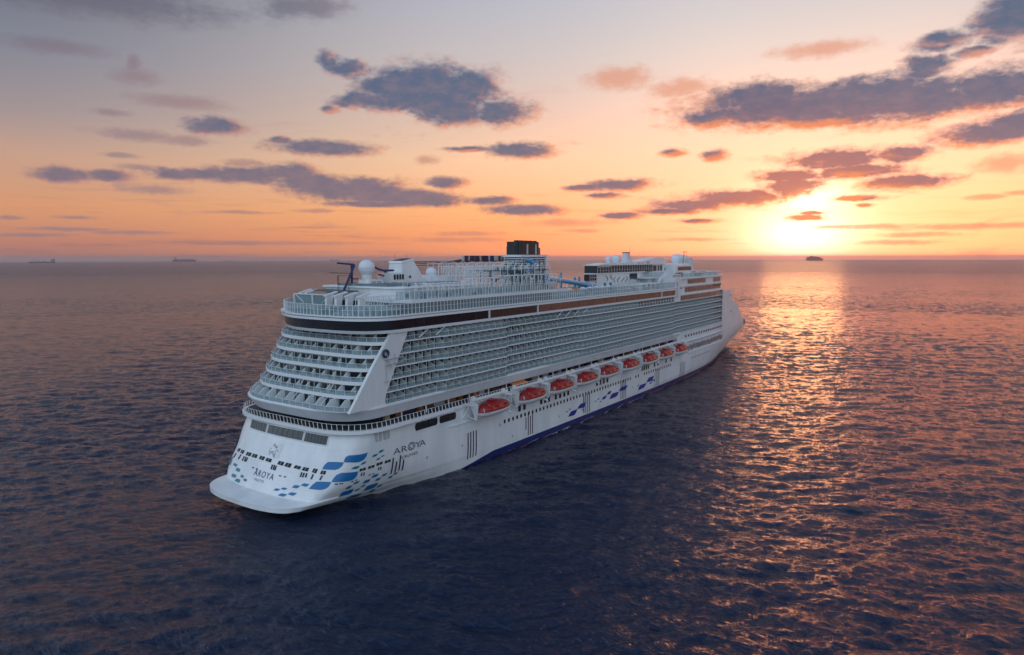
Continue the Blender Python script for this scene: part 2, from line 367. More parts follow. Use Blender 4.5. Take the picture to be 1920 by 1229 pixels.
# ------------------------------------------------------------------ hull form (ship's axes are the world's: +X to the bow, -Y starboard)
HULL = [  # z, control points (x, half breadth) from the stern's middle round the quarter to the stem
 (-4.0, [(20,0),(20,5),(20.5,9),(22,11.5),(25,13.2),(30,14.8),(55,20),(100,21),(180,20),(225,17),(255,13),(285,6.5),(303,2.5),(316,0)]),
 (0.0,  [(12,0),(12,5),(12.6,9),(14.5,11.6),(19,13.6),(27,16.0),(52,20.8),(100,21.5),(180,20.9),(228,18.9),(254,15.8),(287,9.0),(312,3.9),(329,0)]),
 (1.9,  [(0.5,0),(0.7,6),(2.0,11.8),(4.4,14.6),(9.5,15.9),(26,18.2),(50,21.1),(100,21.5),(180,21.2),(228,19.7),(256,16.8),(291,9.8),(320,3.9),(339,0)]),
 (2.9,  [(0.5,0),(0.8,6),(2.2,12.2),(5.2,15.4),(10.2,16.8),(26,18.9),(50,21.3),(100,21.5),(180,21.4),(228,20.0),(257,17.1),(293,10.2),(323,4.2),(344,0)]),
 (3.05, [(6.0,0),(6.2,6),(7.0,11.3),(8.3,15.2),(11.5,16.8),(26,19.1),(50,21.35),(100,21.5),(180,21.45),(228,20.1),(257,17.2),(293,10.3),(324,4.3),(345,0)]),
 (5.5,  [(7.3,0),(7.6,7),(8.4,12.4),(10.0,16.6),(13.6,18.7),(26,20.4),(50,21.5),(100,21.5),(180,21.5),(228,20.6),(258,18.0),(296,11.4),(329,5.0),(354,0)]),
 (9.0,  [(9.2,0),(9.5,7),(10.4,12.3),(12.2,16.6),(15.6,19.5),(25,21.2),(50,21.5),(100,21.5),(180,21.5),(228,21.1),(260,19.1),(299,13.3),(334,6.3),(367,0)]),
 (12.5, [(11.3,0),(11.6,7),(12.4,12.5),(14.0,17),(17.2,20.1),(24.5,21.4),(50,21.5),(100,21.5),(180,21.5),(228,21.4),(262,19.7),(301,14.7),(338,7.3),(371,0.0)]),
 (16.3, [(13.6,0),(13.9,7),(14.6,12.6),(16.2,17.2),(19.2,20.3),(24.5,21.45),(50,21.5),(100,21.5),(180,21.5),(228,21.5),(263,19.8),(302,15.0),(339,7.6),(372.5,0.0)]),
]
def catmull(P, t):
    """P (n,k) control rows, t array in 0..n-1"""
    n = len(P); t = np.clip(t, 0, n - 1 - 1e-9); i = np.floor(t).astype(int); f = (t - i)[:, None]
    g = lambda j: P[np.clip(j, 0, n - 1)]
    p0 = np.where((i == 0)[:, None], 2 * g(i) - g(i + 1), g(i - 1)); p1, p2 = g(i), g(i + 1)
    p3 = np.where((i + 2 > n - 1)[:, None], 2 * g(i + 1) - g(i), g(i + 2))
    d1 = (p2 - p0) / 2; d2 = (p3 - p1) / 2
    # keep long straight runs straight (limit overshoot)
    s = p2 - p1
    lim = lambda d: np.where(np.sign(d) == np.sign(s), np.sign(d) * np.minimum(np.abs(d), 2.2 * np.abs(s)), 0 * d)
    d1 = lim(d1); d2 = lim(d2)
    return (2*f**3-3*f**2+1)*p1 + (f**3-2*f**2+f)*d1 + (-2*f**3+3*f**2)*p2 + (f**3-f**2)*d2
HZ = np.array([h[0] for h in HULL])
HP = np.array([h[1] for h in HULL], float)
def hull_pt(t, z):
    """point on the starboard shell; t 0 at the middle of the stern, 13 at the stem"""
    t = np.atleast_1d(np.asarray(t, float)); z = np.atleast_1d(np.asarray(z, float))
    t, z = np.broadcast_arrays(t, z)
    row = np.stack([catmull(HP[k], t.ravel()) for k in range(len(HZ))])   # level, n, 2
    zz = z.ravel(); k = np.clip(np.searchsorted(HZ, zz, 'right') - 1, 0, len(HZ) - 2)
    f = ((zz - HZ[k]) / (HZ[k + 1] - HZ[k]))[:, None]; idx = np.arange(len(zz))
    a, b = row[k, idx], row[k + 1, idx]
    up = (k >= 4)[:, None]
    p0 = row[np.maximum(k - 1, 4), idx]; p3 = row[np.minimum(k + 2, len(HZ) - 1), idx]
    h = (HZ[k + 1] - HZ[k])[:, None]
    sl = (b - a) / h
    h0 = (HZ[k] - HZ[np.maximum(k - 1, 4)])[:, None]; h1 = (HZ[np.minimum(k + 2, len(HZ) - 1)] - HZ[k + 1])[:, None]
    m0 = np.where(h0 > 0, (sl + (a - p0) / np.maximum(h0, 1e-6)) / 2, sl)
    m1 = np.where(h1 > 0, (sl + (p3 - b) / np.maximum(h1, 1e-6)) / 2, sl)
    herm = (2*f**3-3*f**2+1)*a + (f**3-2*f**2+f)*m0*h + (-2*f**3+3*f**2)*b + (f**3-f**2)*m1*h
    q = np.where(up, herm, a * (1 - f) + b * f)
    # the rail dips to the very tip of the bow
    return np.stack([q[:, 0], -np.maximum(q[:, 1], 0), zz], -1)
_tt = np.linspace(3.2, 12.99, 400)
def hull_t_of_x(x, z):
    P = hull_pt(_tt, np.full(400, z))
    return float(np.interp(x, P[:, 0], _tt))
_ts = np.linspace(0, 4.6, 200)
def hull_t_of_y(y, z):
    P = hull_pt(_ts, np.full(200, z))
    return float(np.interp(abs(y), -P[:, 1], _ts))

# ------------------------------------------------------------------ materials
MATS = {}
def mat(name, col, rough=0.45, metal=0.0, spec=0.5, ior=1.5, noise=0.0, nscale=0.3, alpha=1.0, coat=0.0, bump=0.0):
    if name in MATS: return MATS[name]
    mt = bpy.data.materials.new(name); mt.use_nodes = True
    t = mt.node_tree; N = NT(t); p = t.nodes['Principled BSDF']
    p.inputs['Roughness'].default_value = rough; p.inputs['Metallic'].default_value = metal
    p.inputs['IOR'].default_value = ior
    p.inputs['Coat Weight'].default_value = coat
    if noise > 0:
        pos = N.new('ShaderNodeNewGeometry').outputs['Position']
        v = N.vmath('MULTIPLY', pos, (1, 1, 0.35))
        a = N.noise(v, nscale, 5, 0.6)
        dark = tuple(c * (1 - noise) for c in col)
        N.l.new(N.mix(N.mapr(a, 0.35, 0.7), dark, col), p.inputs['Base Color'])
        N.l.new(N.mapr(a, 0.3, 0.7, rough * 1.25, rough * 0.85), p.inputs['Roughness'])
    else:
        p.inputs['Base Color'].default_value = (*col, 1)
    if alpha < 1:
        p.inputs['Alpha'].default_value = alpha
    MATS[name] = mt
    return mt

def hull_material():
    mt = bpy.data.materials.new("hull_paint"); mt.use_nodes = True
    t = mt.node_tree; N = NT(t); p = t.nodes['Principled BSDF']
    pos = N.new('ShaderNodeNewGeometry').outputs['Position']
    s = N.new('ShaderNodeSeparateXYZ'); N.l.new(pos, s.inputs[0])
    x, y, z = s.outputs
    v = N.vmath('MULTIPLY', pos, (0.5, 0.5, 0.12))
    streak = N.noise(N.vmath('MULTIPLY', pos, (1.0, 1.0, 0.05)), 0.9, 5, 0.65)
    blot = N.noise(v, 0.35, 5, 0.6)
    white = N.mix(N.mapr(blot, 0.3, 0.75), (0.66, 0.68, 0.68), (0.80, 0.81, 0.81))
    white = N.mix(N.mapr(streak, 0.60, 0.8, 0.0, 0.3), white, (0.42, 0.36, 0.30))
    # plate seams
    br = N.new('ShaderNodeTexBrick'); br.offset = 0.5
    N.l.new(N.comb(x, z, 0), br.inputs['Vector'])
    br.inputs['Scale'].default_value = 1.0; br.inputs['Mortar Size'].default_value = 0.03
    br.inputs['Brick Width'].default_value = 9.0; br.inputs['Row Height'].default_value = 2.6
    white = N.mix(N.math('MULTIPLY', br.outputs['Fac'], 0.3), white, (0.45, 0.46, 0.47))
    # boot stripe: dark blue over anti-fouling red, running out towards the stern
    top = N.mapr(x, 36.0, 64.0, -2.0, 1.85, 'LINEAR')
    wob = N.noise(pos, 0.4, 3, 0.6)
    blue = N.math('LESS_THAN', z, top)
    red = N.math('LESS_THAN', N.math('ADD', z, N.math('MULTIPLY', wob, 0.3)), N.math('SUBTRACT', top, 1.65))
    c = N.mix(blue, white, (0.006, 0.02, 0.13))
    c = N.mix(red, c, (0.09, 0.008, 0.010))
    N.l.new(c, p.inputs['Base Color'])
    p.inputs['Roughness'].default_value = 0.32
    MATS['hull_paint'] = mt
    return mt

WHITE = (0.74, 0.75, 0.75)
def M_(n):
    if n in MATS: return MATS[n]
    T = {
     'white_paint': dict(col=WHITE, rough=0.38, noise=0.10),
     'deck_edge': dict(col=(0.78, 0.79, 0.79), rough=0.35),
     'grey_paint': dict(col=(0.46, 0.47, 0.49), rough=0.45, noise=0.12),
     'fascia_paint': dict(col=(0.68, 0.68, 0.70), rough=0.4, noise=0.14, nscale=0.15),
     'partition_paint': dict(col=(0.60, 0.64, 0.64), rough=0.5),
     'band_glass_sunset_reflection': dict(col=(0.13, 0.045, 0.028), rough=0.08, ior=2.3),  # warm sky reflection put into the base colour
     'band_glass_dark': dict(col=(0.006, 0.007, 0.014), rough=0.1, ior=1.4),  # same glass aft, no reflection in its colour
     'band_glass_weak_reflection': dict(col=(0.03, 0.014, 0.014), rough=0.08, ior=1.7),  # same glass, weaker share of the painted sky reflection
     'plank_dark': dict(col=(0.055, 0.06, 0.07), rough=0.7),
     'dark_glass': dict(col=(0.012, 0.018, 0.022), rough=0.08, ior=1.6),
     'dark_void': dict(col=(0.015, 0.017, 0.02), rough=0.7),
     'deck_teal': dict(col=(0.18, 0.24, 0.25), rough=0.6, noise=0.3, nscale=0.25),
     'teak': dict(col=(0.28, 0.20, 0.14), rough=0.6, noise=0.25),
     'navy': dict(col=(0.012, 0.02, 0.07), rough=0.4),
     'flag_blue': dict(col=(0.002, 0.14, 0.36), rough=0.35),
     'flag_deep': dict(col=(0.012, 0.022, 0.26), rough=0.35),
     'flag_teal': dict(col=(0.01, 0.17, 0.24), rough=0.35),
     'flag_sky': dict(col=(0.01, 0.16, 0.48), rough=0.35),
     'plum': dict(col=(0.035, 0.012, 0.05), rough=0.4),
     'black_paint': dict(col=(0.012, 0.012, 0.016), rough=0.45),
     'boat_red': dict(col=(0.30, 0.006, 0.007), rough=0.36),
     'boat_orange': dict(col=(0.44, 0.035, 0.016), rough=0.30),
     'boat_white': dict(col=(0.62, 0.64, 0.64), rough=0.4),
     'wood': dict(col=(0.26, 0.085, 0.02), rough=0.5),
     'orange_awning': dict(col=(0.65, 0.20, 0.05), rough=0.6),
     'steel_green': dict(col=(0.045, 0.10, 0.115), rough=0.5),
     'slide_blue': dict(col=(0.01, 0.12, 0.36), rough=0.2, coat=0.5),
     'slide_light': dict(col=(0.05, 0.28, 0.50), rough=0.25, coat=0.5),
     'crane_blue': dict(col=(0.01, 0.014, 0.09), rough=0.4),
     'dome_white': dict(col=(0.70, 0.72, 0.76), rough=0.5),
     'tan': dict(col=(0.45, 0.33, 0.22), rough=0.6),
     'pool_blue': dict(col=(0.02, 0.25, 0.32), rough=0.2),
     'yellow': dict(col=(0.6, 0.42, 0.05), rough=0.5),
     'rust_brown': dict(col=(0.10, 0.05, 0.035), rough=0.6),
    }
    return mat(n, **T[n])

def glass_mat():
    mt = bpy.data.materials.new("tinted_glass"); mt.use_nodes = True
    t = mt.node_tree; t.nodes.clear(); N = NT(t); o = N.new('ShaderNodeOutputMaterial')
    tr = N.new('ShaderNodeBsdfTransparent'); tr.inputs[0].default_value = (0.72, 0.84, 0.84, 1)
    gl = N.new('ShaderNodeBsdfPrincipled'); gl.inputs['Base Color'].default_value = (0.28, 0.37, 0.40, 1)
    gl.inputs['Roughness'].default_value = 0.08
    mx = N.new('ShaderNodeMixShader'); mx.inputs[0].default_value = 0.5
    N.l.new(tr.outputs[0], mx.inputs[1]); N.l.new(gl.outputs[0], mx.inputs[2]); N.l.new(mx.outputs[0], o.inputs[0])
    MATS['glass'] = mt
    return mt
glass_mat()
def smoke_glass():
    mt = bpy.data.materials.new("smoke_glass"); mt.use_nodes = True
    t = mt.node_tree; t.nodes.clear(); N = NT(t); o = N.new('ShaderNodeOutputMaterial')
    tr = N.new('ShaderNodeBsdfTransparent'); tr.inputs[0].default_value = (0.45, 0.52, 0.54, 1)
    gl = N.new('ShaderNodeBsdfPrincipled'); gl.inputs['Base Color'].default_value = (0.05, 0.08, 0.09, 1); gl.inputs['Roughness'].default_value = 0.08
    mx = N.new('ShaderNodeMixShader'); mx.inputs[0].default_value = 0.35
    N.l.new(tr.outputs[0], mx.inputs[1]); N.l.new(gl.outputs[0], mx.inputs[2]); N.l.new(mx.outputs[0], o.inputs[0])
    MATS['smoke_glass'] = mt
smoke_glass()
MATS['side_glass'] = MATS['glass'].copy(); MATS['side_glass'].name = 'balcony_glass'
for n_ in MATS['side_glass'].node_tree.nodes:
    if n_.type == 'MIX_SHADER': n_.inputs[0].default_value = 0.30
hull_material()
def MM(n): return MATS[n] if n in MATS else M_(n)

# ------------------------------------------------------------------ mesh kit
class MB:
    def __init__(s): s.v = []; s.f = []; s.mi = []; s.cur = 0
    def face(s, pts):
        i = len(s.v); s.v += [tuple(map(float, p)) for p in pts]; s.f.append(tuple(range(i, i + len(pts)))); s.mi.append(s.cur)
    def hexa(s, p):
        i = len(s.v); s.v += [tuple(map(float, q)) for q in p]
        for f in ((0, 3, 2, 1), (4, 5, 6, 7), (0, 1, 5, 4), (1, 2, 6, 5), (2, 3, 7, 6), (3, 0, 4, 7)):
            s.f.append(tuple(i + k for k in f)); s.mi.append(s.cur)
        return s
    def box(s, x0, x1, y0, y1, z0, z1):
        return s.hexa([(x0, y0, z0), (x1, y0, z0), (x1, y1, z0), (x0, y1, z0), (x0, y0, z1), (x1, y0, z1), (x1, y1, z1), (x0, y1, z1)])
    def bar(s, p, q, w, h=None):
        p, q = Vector(p), Vector(q); d = q - p
        if d.length < 1e-6: return s
        d.normalize(); h = h or w
        a = d.cross(Vector((0, 0, 1)))
        if a.length < 1e-3: a = Vector((0, 1, 0))
        a.normalize(); b = a.cross(d).normalized()
        a *= w / 2; b *= h / 2
        return s.hexa([p - a - b, q - a - b, q + a - b, p + a - b, p - a + b, q - a + b, q + a + b, p + a + b])
    def tube(s, pts, r, n=8, cap=True):
        pts = [Vector(p) for p in pts]; rs = r if isinstance(r, (list, tuple)) else [r] * len(pts)
        rings = []; prev = None
        for i, p in enumerate(pts):
            d = (pts[min(i + 1, len(pts) - 1)] - pts[max(i - 1, 0)]).normalized()
            a = prev if prev is not None else (Vector((0, 0, 1)) if abs(d.z) < 0.9 else Vector((1, 0, 0)))
            a = (a - d * a.dot(d)).normalized(); prev = a; b = d.cross(a)
            k = len(s.v); rings.append(k)
            s.v += [tuple(p + (a * math.cos(2 * math.pi * j / n) + b * math.sin(2 * math.pi * j / n)) * rs[i]) for j in range(n)]
        for k0, k1 in zip(rings, rings[1:]):
            for j in range(n): s.f.append((k0 + j, k0 + (j + 1) % n, k1 + (j + 1) % n, k1 + j)); s.mi.append(s.cur)
        if cap:
            s.f.append(tuple(rings[0] + j for j in reversed(range(n)))); s.mi.append(s.cur)
            s.f.append(tuple(rings[-1] + j for j in range(n))); s.mi.append(s.cur)
        return s
    def lathe(s, prof, c, n=20):
        rings = []
        for r, z in prof:
            k = len(s.v); rings.append(k)
            s.v += [(c[0] + r * math.cos(2 * math.pi * j / n), c[1] + r * math.sin(2 * math.pi * j / n), c[2] + z) for j in range(n)]
        for k0, k1 in zip(rings, rings[1:]):
            for j in range(n): s.f.append((k0 + j, k0 + (j + 1) % n, k1 + (j + 1) % n, k1 + j)); s.mi.append(s.cur)
        return s
    def prism(s, poly, z0, z1):
        """poly [(x,y)...]; a slab between two heights (heights may be callables of x)"""
        n = len(poly); i = len(s.v)
        zf = (lambda z: (z if callable(z) else (lambda x: z)))
        a, b = zf(z0), zf(z1)
        s.v += [(x, y, a(x)) for x, y in poly] + [(x, y, b(x)) for x, y in poly]
        s.f.append(tuple(i + k for k in reversed(range(n)))); s.mi.append(s.cur)
        s.f.append(tuple(i + n + k for k in range(n))); s.mi.append(s.cur)
        for k in range(n): s.f.append((i + k, i + (k + 1) % n, i + n + (k + 1) % n, i + n + k)); s.mi.append(s.cur)
        return s
    def prism_y(s, poly, y0, y1):
        n = len(poly); i = len(s.v)
        s.v += [(x, y0, z) for x, z in poly] + [(x, y1, z) for x, z in poly]
        s.f.append(tuple(i + k for k in range(n))); s.mi.append(s.cur)
        s.f.append(tuple(i + n + k for k in reversed(range(n)))); s.mi.append(s.cur)
        for k in range(n): s.f.append((i + (k + 1) % n, i + k, i + n + k, i + n + (k + 1) % n)); s.mi.append(s.cur)
        return s
    def ribbon(s, lo, hi, closed=False, thick=0.0):
        """wall strip between two 3-D polylines; with thick, an inner skin is added towards the ship's middle"""
        n = len(lo); i = len(s.v); s.v += [tuple(map(float, p)) for p in lo] + [tuple(map(float, p)) for p in hi]
        for k in range(n - 1 + (1 if closed else 0)):
            s.f.append((i + k, i + (k + 1) % n, i + n + (k + 1) % n, i + n + k)); s.mi.append(s.cur)
        if thick:
            inn = [inward(lo, k, thick) for k in range(n)]
            li = [(p[0], p[1], lo[k][2]) for k, p in enumerate(inn)]; hi2 = [(p[0] + hi[k][0] - lo[k][0], p[1] + hi[k][1] - lo[k][1], hi[k][2]) for k, p in enumerate(inn)]
            j = len(s.v); s.v += [tuple(map(float, p)) for p in li] + [tuple(map(float, p)) for p in hi2]
            for k in range(n - 1 + (1 if closed else 0)):
                k2 = (k + 1) % n
                s.f += [(j + k2, j + k, j + n + k, j + n + k2), (i + n + k, i + n + k2, j + n + k2, j + n + k), (i + k2, i + k, j + k, j + k2)]
                s.mi += [s.cur] * 3
        return s
    def build(s, name, m, parent=None, smooth=False, bevel=0.0):
        me = bpy.data.meshes.new(name); me.from_pydata(s.v, [], s.f)
        ms = m if isinstance(m, (list, tuple)) else [m]
        for q in ms: me.materials.append(MM(q) if isinstance(q, str) else q)
        if len(ms) > 1: me.polygons.foreach_set("material_index", s.mi)
        bm = bmesh.new(); bm.from_mesh(me); bmesh.ops.recalc_face_normals(bm, faces=bm.faces); bm.to_mesh(me); bm.free()
        if smooth:
            me.polygons.foreach_set("use_smooth", [True] * len(me.polygons))
            try: me.set_sharp_from_angle(angle=R(38))
            except Exception: pass
        o = bpy.data.objects.new(name, me); COL.objects.link(o)
        if parent: o.parent = parent
        return o

def inward(L, k, t):
    a = Vector(L[max(k - 1, 0)][:2]); b = Vector(L[min(k + 1, len(L) - 1)][:2]); d = (b - a).normalized()
    nrm = Vector((-d.y, d.x)); p = Vector(L[k][:2])
    # towards the centre line
    c = Vector((p.x + 30, 0)) - p
    if nrm.dot(c) < 0: nrm = -nrm
    return p + nrm * t

def stern_line(xs, L, B, xe, n=40, p=4.5, q=2.0, pp=None, Lp=None, xe_port=None):
    """plan outline: starboard side at xe, round the stern, to the port side; list of (x, y)"""
    pts = [(xe, -B)]
    ph = np.linspace(-math.pi / 2, math.pi / 2, n)
    for a in ph:
        y = B * math.copysign(abs(math.sin(a)) ** (0.62), a)
        e, l_ = (p, L) if (y < 0 or pp is None) else (pp, Lp)
        f = 1 - (1 - min(abs(y) / B, 1) ** e) ** (1 / q)
        pts.append((xs + l_ * f, y))
    pts.append((xe_port if xe_port is not None else xe, B))
    return pts
def at_z(pts, z): return [(x, y, z) for x, y in pts]

# ------------------------------------------------------------------ the cruise ship
SHIP = empty("cruise_ship", (0, 0, 0))
tag(SHIP, "long white cruise ship seen from astern, with blue wave flags and red lifeboats", "cruise ship")

BOW_TOP = [(255, 37.3), (281, 36.8), (284.5, 31), (292, 29.6), (301, 28), (311, 24.4), (319, 21.4), (335, 17.6), (349, 15.1), (372.6, 11.2)]
def bow_top(x): return float(np.interp(x, [a for a, b in BOW_TOP], [b for a, b in BOW_TOP]))

def build_hull():
    b = MB()
    ts = np.concatenate([np.linspace(0, 5, 61), np.linspace(5, 9, 33)[1:], np.linspace(9, 13, 41)[1:]])
    def shell(zs):
        rows = [hull_pt(ts, np.full(len(ts), z)) for z in zs]
        for r in rows:
            for p in r: p[2] = min(p[2], bow_top(p[0])) if p[0] > 300 else p[2]
        for sgn in (1, -1):
            i0 = len(b.v)
            for r in rows: b.v.extend([(p[0], p[1] * sgn, p[2]) for p in r])
            n = len(ts)
            for a in range(len(rows) - 1):
                for k in range(n - 1):
                    b.f.append((i0 + a * n + k, i0 + a * n + k + 1, i0 + (a + 1) * n + k + 1, i0 + (a + 1) * n + k)); b.mi.append(0)
    shell([-4, -2, 0, 1.0, 1.9]); shell([1.9, 2.4, 2.9]); shell([2.9, 3.05]); shell([3.05, 3.6, 4.4, 5.5, 7.2, 9, 10.7, 12.5, 14.4, 16.3])
    # weld, then close the top
    o = b.build("hull", "hull_paint", SHIP, smooth=True)
    bm = bmesh.new(); bm.from_mesh(o.data); bmesh.ops.remove_doubles(bm, verts=bm.verts, dist=0.01)
    bmesh.ops.recalc_face_normals(bm, faces=bm.faces); bm.to_mesh(o.data); bm.free()
    o.data.set_sharp_from_angle(angle=R(40))
    return o
HULL_OB = build_hull()

def bow_plating():
    b = MB()
    ts = np.linspace(9.93, 12.97, 70)
    r = hull_pt(ts, np.full(70, 16.3))
    for sgn in (1, -1):
        lo = [(p[0], p[1] * sgn, min(16.3, bow_top(p[0]) - 0.3)) for p in r]
        hi = [(p[0], p[1] * sgn, bow_top(p[0])) for p in r]
        b.ribbon(lo, hi, thick=0.35)
    b.build("bow_bulwark", "white_paint", SHIP, smooth=True)
    # foredeck just under the rail
    d = MB(); n = len(r)
    for k in range(n - 1):
        p, q = r[k], r[k + 1]
        za, zb = bow_top(p[0]) - 1.1, bow_top(q[0]) - 1.1
        d.face([(p[0], p[1] * .98, za), (q[0], q[1] * .98, zb), (q[0], -q[1] * .98, zb), (p[0], -p[1] * .98, za)])
    d.build("foredeck", "deck_teal", SHIP)
    nose = MB()
    nose.tube([(344, -6.6, 16.6), (356, -3.9, 14.6), (366, -1.4, 12.8), (372.2, 0, 11.9), (366, 1.4, 12.8), (356, 3.9, 14.6), (344, 6.6, 16.6)], [0.25, 0.5, 0.55, 0.5, 0.55, 0.5, 0.25], 8)
    nose.build("bow_rail", "deck_edge", SHIP, smooth=True)
bow_plating()

# ---- decals on the shell ------------------------------------------------------
def shell_pt(t, z, off):
    """t may be negative: port side"""
    s = 1 if t >= 0 else -1; ta = abs(t); e = 0.02
    P = hull_pt([ta, ta + e, max(ta - e, 0), ta, ta], [z, z, z, z + 0.05, z - 0.05])
    u = P[1] - P[2]; v = P[3] - P[4]
    nrm = np.cross(u, v)
    if nrm[1] > 0 and ta > 4: nrm = -nrm
    if ta <= 4 and nrm[0] > 0: nrm = -nrm
    nrm = nrm / (np.linalg.norm(nrm) + 1e-9)
    p = P[0] + nrm * off
    return (p[0], p[1] * s, p[2])
def resample(L, n):
    L = np.array(L, float); d = np.r_[0, np.cumsum(np.hypot(*(np.diff(L, axis=0) * [1.0, 0.3]).T))]
    u = np.linspace(0, d[-1], n)
    return np.stack([np.interp(u, d, L[:, 0]), np.interp(u, d, L[:, 1])], -1)
def patch(b, top, bot, off, n=14, m=3):
    T, B_ = resample(top, n), resample(bot, n); i = len(b.v)
    for r in range(m + 1):
        for k in range(n):
            q = T[k] * (1 - r / m) + B_[k] * (r / m)
            b.v.append(shell_pt(q[0], q[1], off))
    for r in range(m):
        for k in range(n - 1):
            b.f.append((i + r * n + k, i + r * n + k + 1, i + (r + 1) * n + k + 1, i + (r + 1) * n + k)); b.mi.append(b.cur)
def wavy(q4):
    """a small flag with the livery's S-curved ends from its four corners bl, tl, tr, br"""
    bl, tl, tr, br = [np.array(p) for p in q4]
    top = [bl, bl * .45 + tl * .55 + (tr - tl) * 0.02, tl * .86 + tr * .14, tl * .4 + tr * .6, tr]
    bot = [bl, bl * .6 + br * .4, bl * .14 + br * .86, br * .55 + tr * .45 + (bl - br) * 0.02, tr]
    return top, bot
def xz_to_t(L): return [(hull_t_of_x(x, z), z) for x, z in L]
BIGF= [([(3.513, 10.65), (3.483, 11.25), (3.51, 11.75), (3.63, 12.0), (4.077, 11.9), (4.313, 11.95), (4.443, 12.05)], [(3.513, 10.65), (3.833, 10.5), (4.097, 10.25), (4.217, 10.3), (4.347, 10.6), (4.42, 11.25), (4.443, 12.05)]), ([(2.593, 9.25), (2.62, 10.05), (2.72, 10.7), (2.99, 10.75), (3.29, 10.7), (3.513, 10.65)], [(2.593, 9.25), (2.9, 9.2), (3.247, 9.15), (3.41, 9.35), (3.517, 9.85), (3.53, 10.3), (3.513, 10.65)]), ([(3.307, 6.9), (3.34, 7.6), (3.43, 8.2), (3.637, 8.55), (3.94, 8.4), (4.163, 8.25), (4.27, 8.25)], [(3.307, 6.9), (3.657, 6.8), (3.977, 6.6), (4.137, 6.5), (4.233, 6.7), (4.273, 7.35), (4.27, 8.25)]), ([(2.303, 5.5), (2.373, 6.25), (2.533, 6.95), (2.79, 7.0), (3.053, 6.95), (3.307, 6.9)], [(2.303, 5.5), (2.577, 5.5), (2.923, 5.45), (3.14, 5.6), (3.263, 6.0), (3.3, 6.5), (3.307, 6.9)])]
FLB= [[(1.453, 5.25), (1.497, 5.8), (1.813, 5.85), (1.76, 5.25)], [(1.827, 5.9), (1.907, 6.4), (2.23, 6.35), (2.163, 5.75)], [(4.53, 4.9), (4.523, 5.65), (4.657, 5.6), (4.66, 4.8)], [(4.66, 5.75), (4.68, 6.4), (4.8, 6.4), (4.78, 5.65)], [(4.243, 2.95), (4.143, 4.1), (4.41, 4.2), (4.497, 2.85)], [(4.69, 2.55), (4.657, 3.9), (4.857, 3.85), (4.87, 2.45)], [(4.413, 1.4), (4.503, 2.35), (4.707, 2.1), (4.59, 0.6)], [(0.713, 4.0), (0.76, 4.5), (0.987, 4.5), (0.94, 4.05)], [(0.997, 4.55), (1.047, 5.0), (1.293, 4.9), (1.207, 4.5)], [(1.073, 3.3), (1.123, 3.85), (1.47, 3.85), (1.407, 3.25)], [(1.477, 3.9), (1.54, 4.4), (1.877, 4.4), (1.82, 3.75)]]
FLT= [[(4.62, 10.75), (4.663, 11.25), (4.797, 11.2), (4.753, 10.7)], [(4.797, 11.3), (4.827, 11.8), (4.93, 11.8), (4.897, 11.25)], [(4.737, 9.75), (4.77, 10.2), (4.85, 10.15), (4.813, 9.7)], [(4.847, 10.2), (4.873, 10.5), (4.933, 10.5), (4.903, 10.15)], [(3.977, 9.0), (4.013, 9.45), (4.263, 9.45), (4.233, 8.75)], [(4.257, 9.55), (4.307, 10.05), (4.473, 10.15), (4.433, 9.6)], [(4.77, 4.55), (4.773, 5.2), (4.86, 5.15), (4.857, 4.5)], [(4.857, 5.35), (4.877, 5.85), (4.957, 5.85), (4.933, 5.25)], [(4.993, 4.15), (5.003, 4.7), (5.067, 4.55), (5.057, 4.0)], [(5.06, 4.75), (5.08, 5.25), (5.13, 5.15), (5.12, 4.6)], [(4.167, 4.65), (4.147, 5.3), (4.283, 5.3), (4.31, 4.55)], [(4.27, 5.45), (4.28, 5.95), (4.417, 5.95), (4.413, 5.35)], [(4.483, 3.3), (4.48, 3.8), (4.567, 3.8), (4.567, 3.2)], [(4.557, 3.9), (4.553, 4.45), (4.623, 4.45), (4.623, 3.9)], [(4.797, 1.1), (4.813, 2.2), (4.89, 2.1), (4.88, 1.15)], [(4.89, 2.25), (4.893, 2.95), (4.967, 2.95), (4.957, 2.3)]]
FLP= [[(-2.943, 5.35), (-3.197, 6.55), (-2.63, 7.15), (-2.423, 5.5)], [(-2.2, 5.9), (-2.17, 6.4), (-1.747, 6.4), (-1.733, 5.85)], [(-1.733, 5.25), (-1.71, 5.9), (-1.357, 5.85), (-1.353, 5.2)], [(-2.107, 3.75), (-2.027, 4.4), (-1.56, 4.5), (-1.61, 3.85)], [(-1.66, 3.3), (-1.55, 3.9), (-1.2, 4.0), (-1.21, 3.3)], [(-1.233, 4.45), (-1.21, 5.0), (-0.983, 4.9), (-1.01, 4.45)], [(-0.99, 4.05), (-0.97, 4.5), (-0.753, 4.5), (-0.76, 4.0)]]
WBIG= [[(-2.007, 13.95), (-2.147, 15.65), (-0.83, 15.8), (-0.737, 13.95)], [(-0.683, 13.95), (-0.767, 15.75), (0.997, 15.8), (1.067, 13.95)], [(1.127, 13.9), (1.06, 15.75), (2.263, 15.6), (2.34, 13.75)]]
